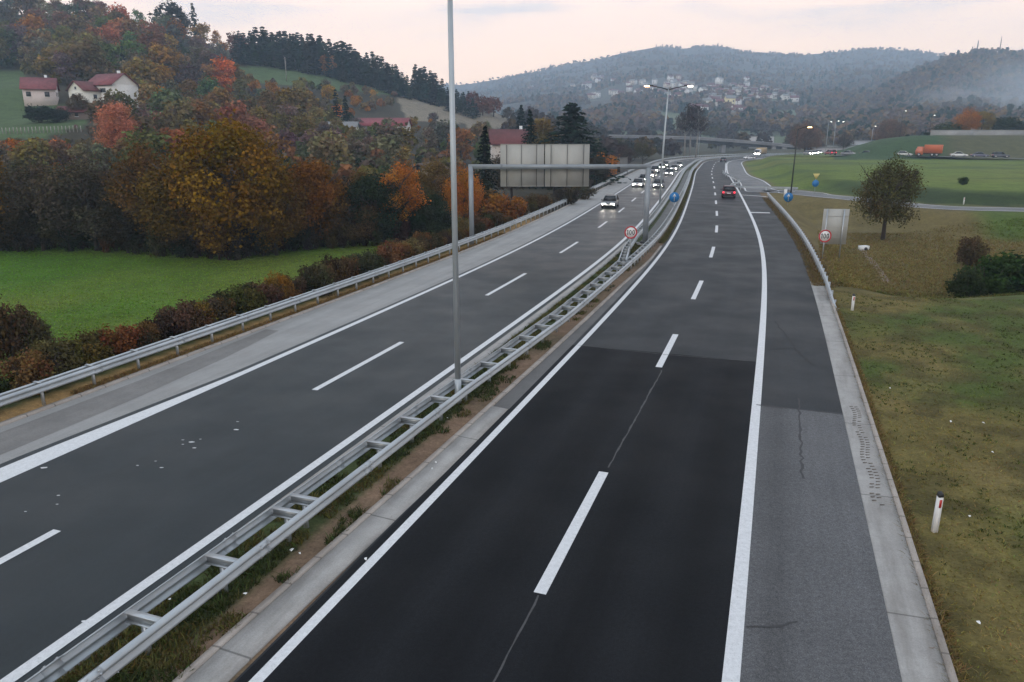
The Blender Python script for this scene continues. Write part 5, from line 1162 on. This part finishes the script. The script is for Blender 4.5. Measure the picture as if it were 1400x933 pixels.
# ------------------------------------------------------------------ camera, sky, light, haze
cam = bpy.data.cameras.new('camera'); co = bpy.data.objects.new('camera',cam); COL.objects.link(co); S.camera = co
cam.sensor_width = 36; cam.lens = F/1400*36; cam.clip_end = 9000; cam.clip_start = .1
co.location = (0,0,H); co.rotation_euler = (PI/2-TH,0,0)
SUN_EL, SUN_AZ = math.radians(28), math.radians(200)
w = bpy.data.worlds.new('World'); S.world = w; w.use_nodes = True; t = NT(w.node_tree); bg = w.node_tree.nodes['Background']
sk = t.n('ShaderNodeTexSky', sky_type='NISHITA'); sk.sun_disc = False; sk.sun_elevation = SUN_EL; sk.sun_rotation = SUN_AZ; sk.dust_density = 3; sk.air_density = 1.2
tc = t.n('ShaderNodeTexCoord').outputs['Generated']; sx = t.n('ShaderNodeSeparateXYZ'); t.l(tc,sx.inputs[0]); el = sx.outputs[2]
cr = t.n('ShaderNodeValToRGB'); e = cr.color_ramp.elements
SKY = [(0.,(20.,13.4,9.0)),(.10,(20.,13.8,9.6)),(.17,(18.6,13.4,10.2)),(.26,(12.,10.6,9.8)),(.45,(7.8,8.2,8.8)),(1.,(6.6,7.5,8.8))]
e[0].position = 0; e[0].color = (*[q/22 for q in SKY[0][1]],1); e[1].position = 1; e[1].color = (*[q/22 for q in SKY[-1][1]],1)
for p,c in SKY[1:-1]: k = e.new(p); k.color = (*[q/22 for q in c],1)
t.l(el,cr.inputs[0])
mp = t.n('ShaderNodeMapping'); mp.inputs['Scale'].default_value = (1.3,1.3,9); mp.inputs['Location'].default_value = (.3,.9,.2); t.l(tc,mp.inputs[0])
cl = t.remap(t.noise(mp.outputs[0],2.2,6,.55),.55,.68,0,1); cl = t.math('MULTIPLY',cl,t.remap(el,.10,.17,0.05,.9))
over = t.scale(cr.outputs[0],22.)
over = t.mix(cl,over,(8.6,8.6,9.0))
mixc = t.mix(.88,sk.outputs[0],over); t.l(mixc,bg.inputs[0]); bg.inputs[1].default_value = SKYS
sun = bpy.data.lights.new('sun','SUN'); sun.energy = .6; sun.angle = math.radians(25); sun.color = (1.,.93,.85); so = bpy.data.objects.new('sun',sun); COL.objects.link(so)
dv = Vector((math.sin(SUN_AZ)*math.cos(SUN_EL),math.cos(SUN_AZ)*math.cos(SUN_EL),math.sin(SUN_EL))); so.rotation_euler = dv.to_track_quat('Z','Y').to_euler()
if HAZE:
    b = MB(); b.box((0,0,197),(5700,5700,414)); hz = b.build('haze',[]); hz['kind'] = 'stuff'
    m = bpy.data.materials.new('haze'); m.use_nodes = True; nt = m.node_tree; nt.nodes.remove(nt.nodes['Principled BSDF'])
    v = nt.nodes.new('ShaderNodeVolumePrincipled'); v.inputs['Density'].default_value = HAZE; v.inputs['Color'].default_value = (.62,.80,1.,1); v.inputs['Anisotropy'].default_value = .2
    nt.links.new(v.outputs[0],nt.nodes['Material Output'].inputs['Volume']); hz.data.materials.append(m)
def smoke(label, c, r, dens):
    b = MB(); n,m_ = 20,12
    b.loft([[(r[0]*math.cos(2*PI*k/n)*math.sin(a),r[1]*math.sin(2*PI*k/n)*math.sin(a),r[2]*math.cos(a)) for k in range(n)] for a in np.linspace(PI-.08,.08,m_)])
    o = b.build('smoke',[],None,loc=c); o['kind'] = 'stuff'; o['label'] = label
    m = bpy.data.materials.new('smoke'); m.use_nodes = True; nt = m.node_tree; nt.nodes.remove(nt.nodes['Principled BSDF']); t = NT(nt)
    oc = t.n('ShaderNodeTexCoord').outputs['Object']; vm = t.n('ShaderNodeVectorMath',operation='DIVIDE'); t.l(oc,vm.inputs[0]); vm.inputs[1].default_value = r
    ln = t.n('ShaderNodeVectorMath',operation='LENGTH'); t.l(vm.outputs[0],ln.inputs[0]); fall = t.remap(ln.outputs['Value'],.95,.2,0,1)
    d = t.math('MULTIPLY',t.math('MULTIPLY',fall,t.remap(t.noise(vm.outputs[0],1.6,4),.35,.7,.1,1.)),dens)
    v = t.n('ShaderNodeVolumePrincipled'); v.inputs['Color'].default_value = (.80,.90,1.,1); t.l(d,v.inputs['Density']); t.l(v.outputs[0],nt.nodes['Material Output'].inputs['Volume'])
    o.data.materials.append(m); m.cycles.volume_step_rate = 4 if hasattr(m,'cycles') and hasattr(m.cycles,'volume_step_rate') else 1
q = at(1390,132,620.); smoke('bluish smoke drifting over the foot of the right hill',(q.x+25,620,q.z),(130.,70.,38.),SMK)
S.view_settings.view_transform = 'Standard'; S.view_settings.look = 'None'; S.view_settings.exposure = EXPO; S.view_settings.gamma = 1; S.view_settings.use_curve_mapping = False
S.render.engine = 'CYCLES'; S.cycles.use_denoising = True
S.cycles.max_bounces = 5; S.cycles.diffuse_bounces = 3; S.cycles.glossy_bounces = 3; S.cycles.transmission_bounces = 2; S.cycles.volume_bounces = 3; S.cycles.transparent_max_bounces = 4
S.cycles.sample_clamp_indirect = 4
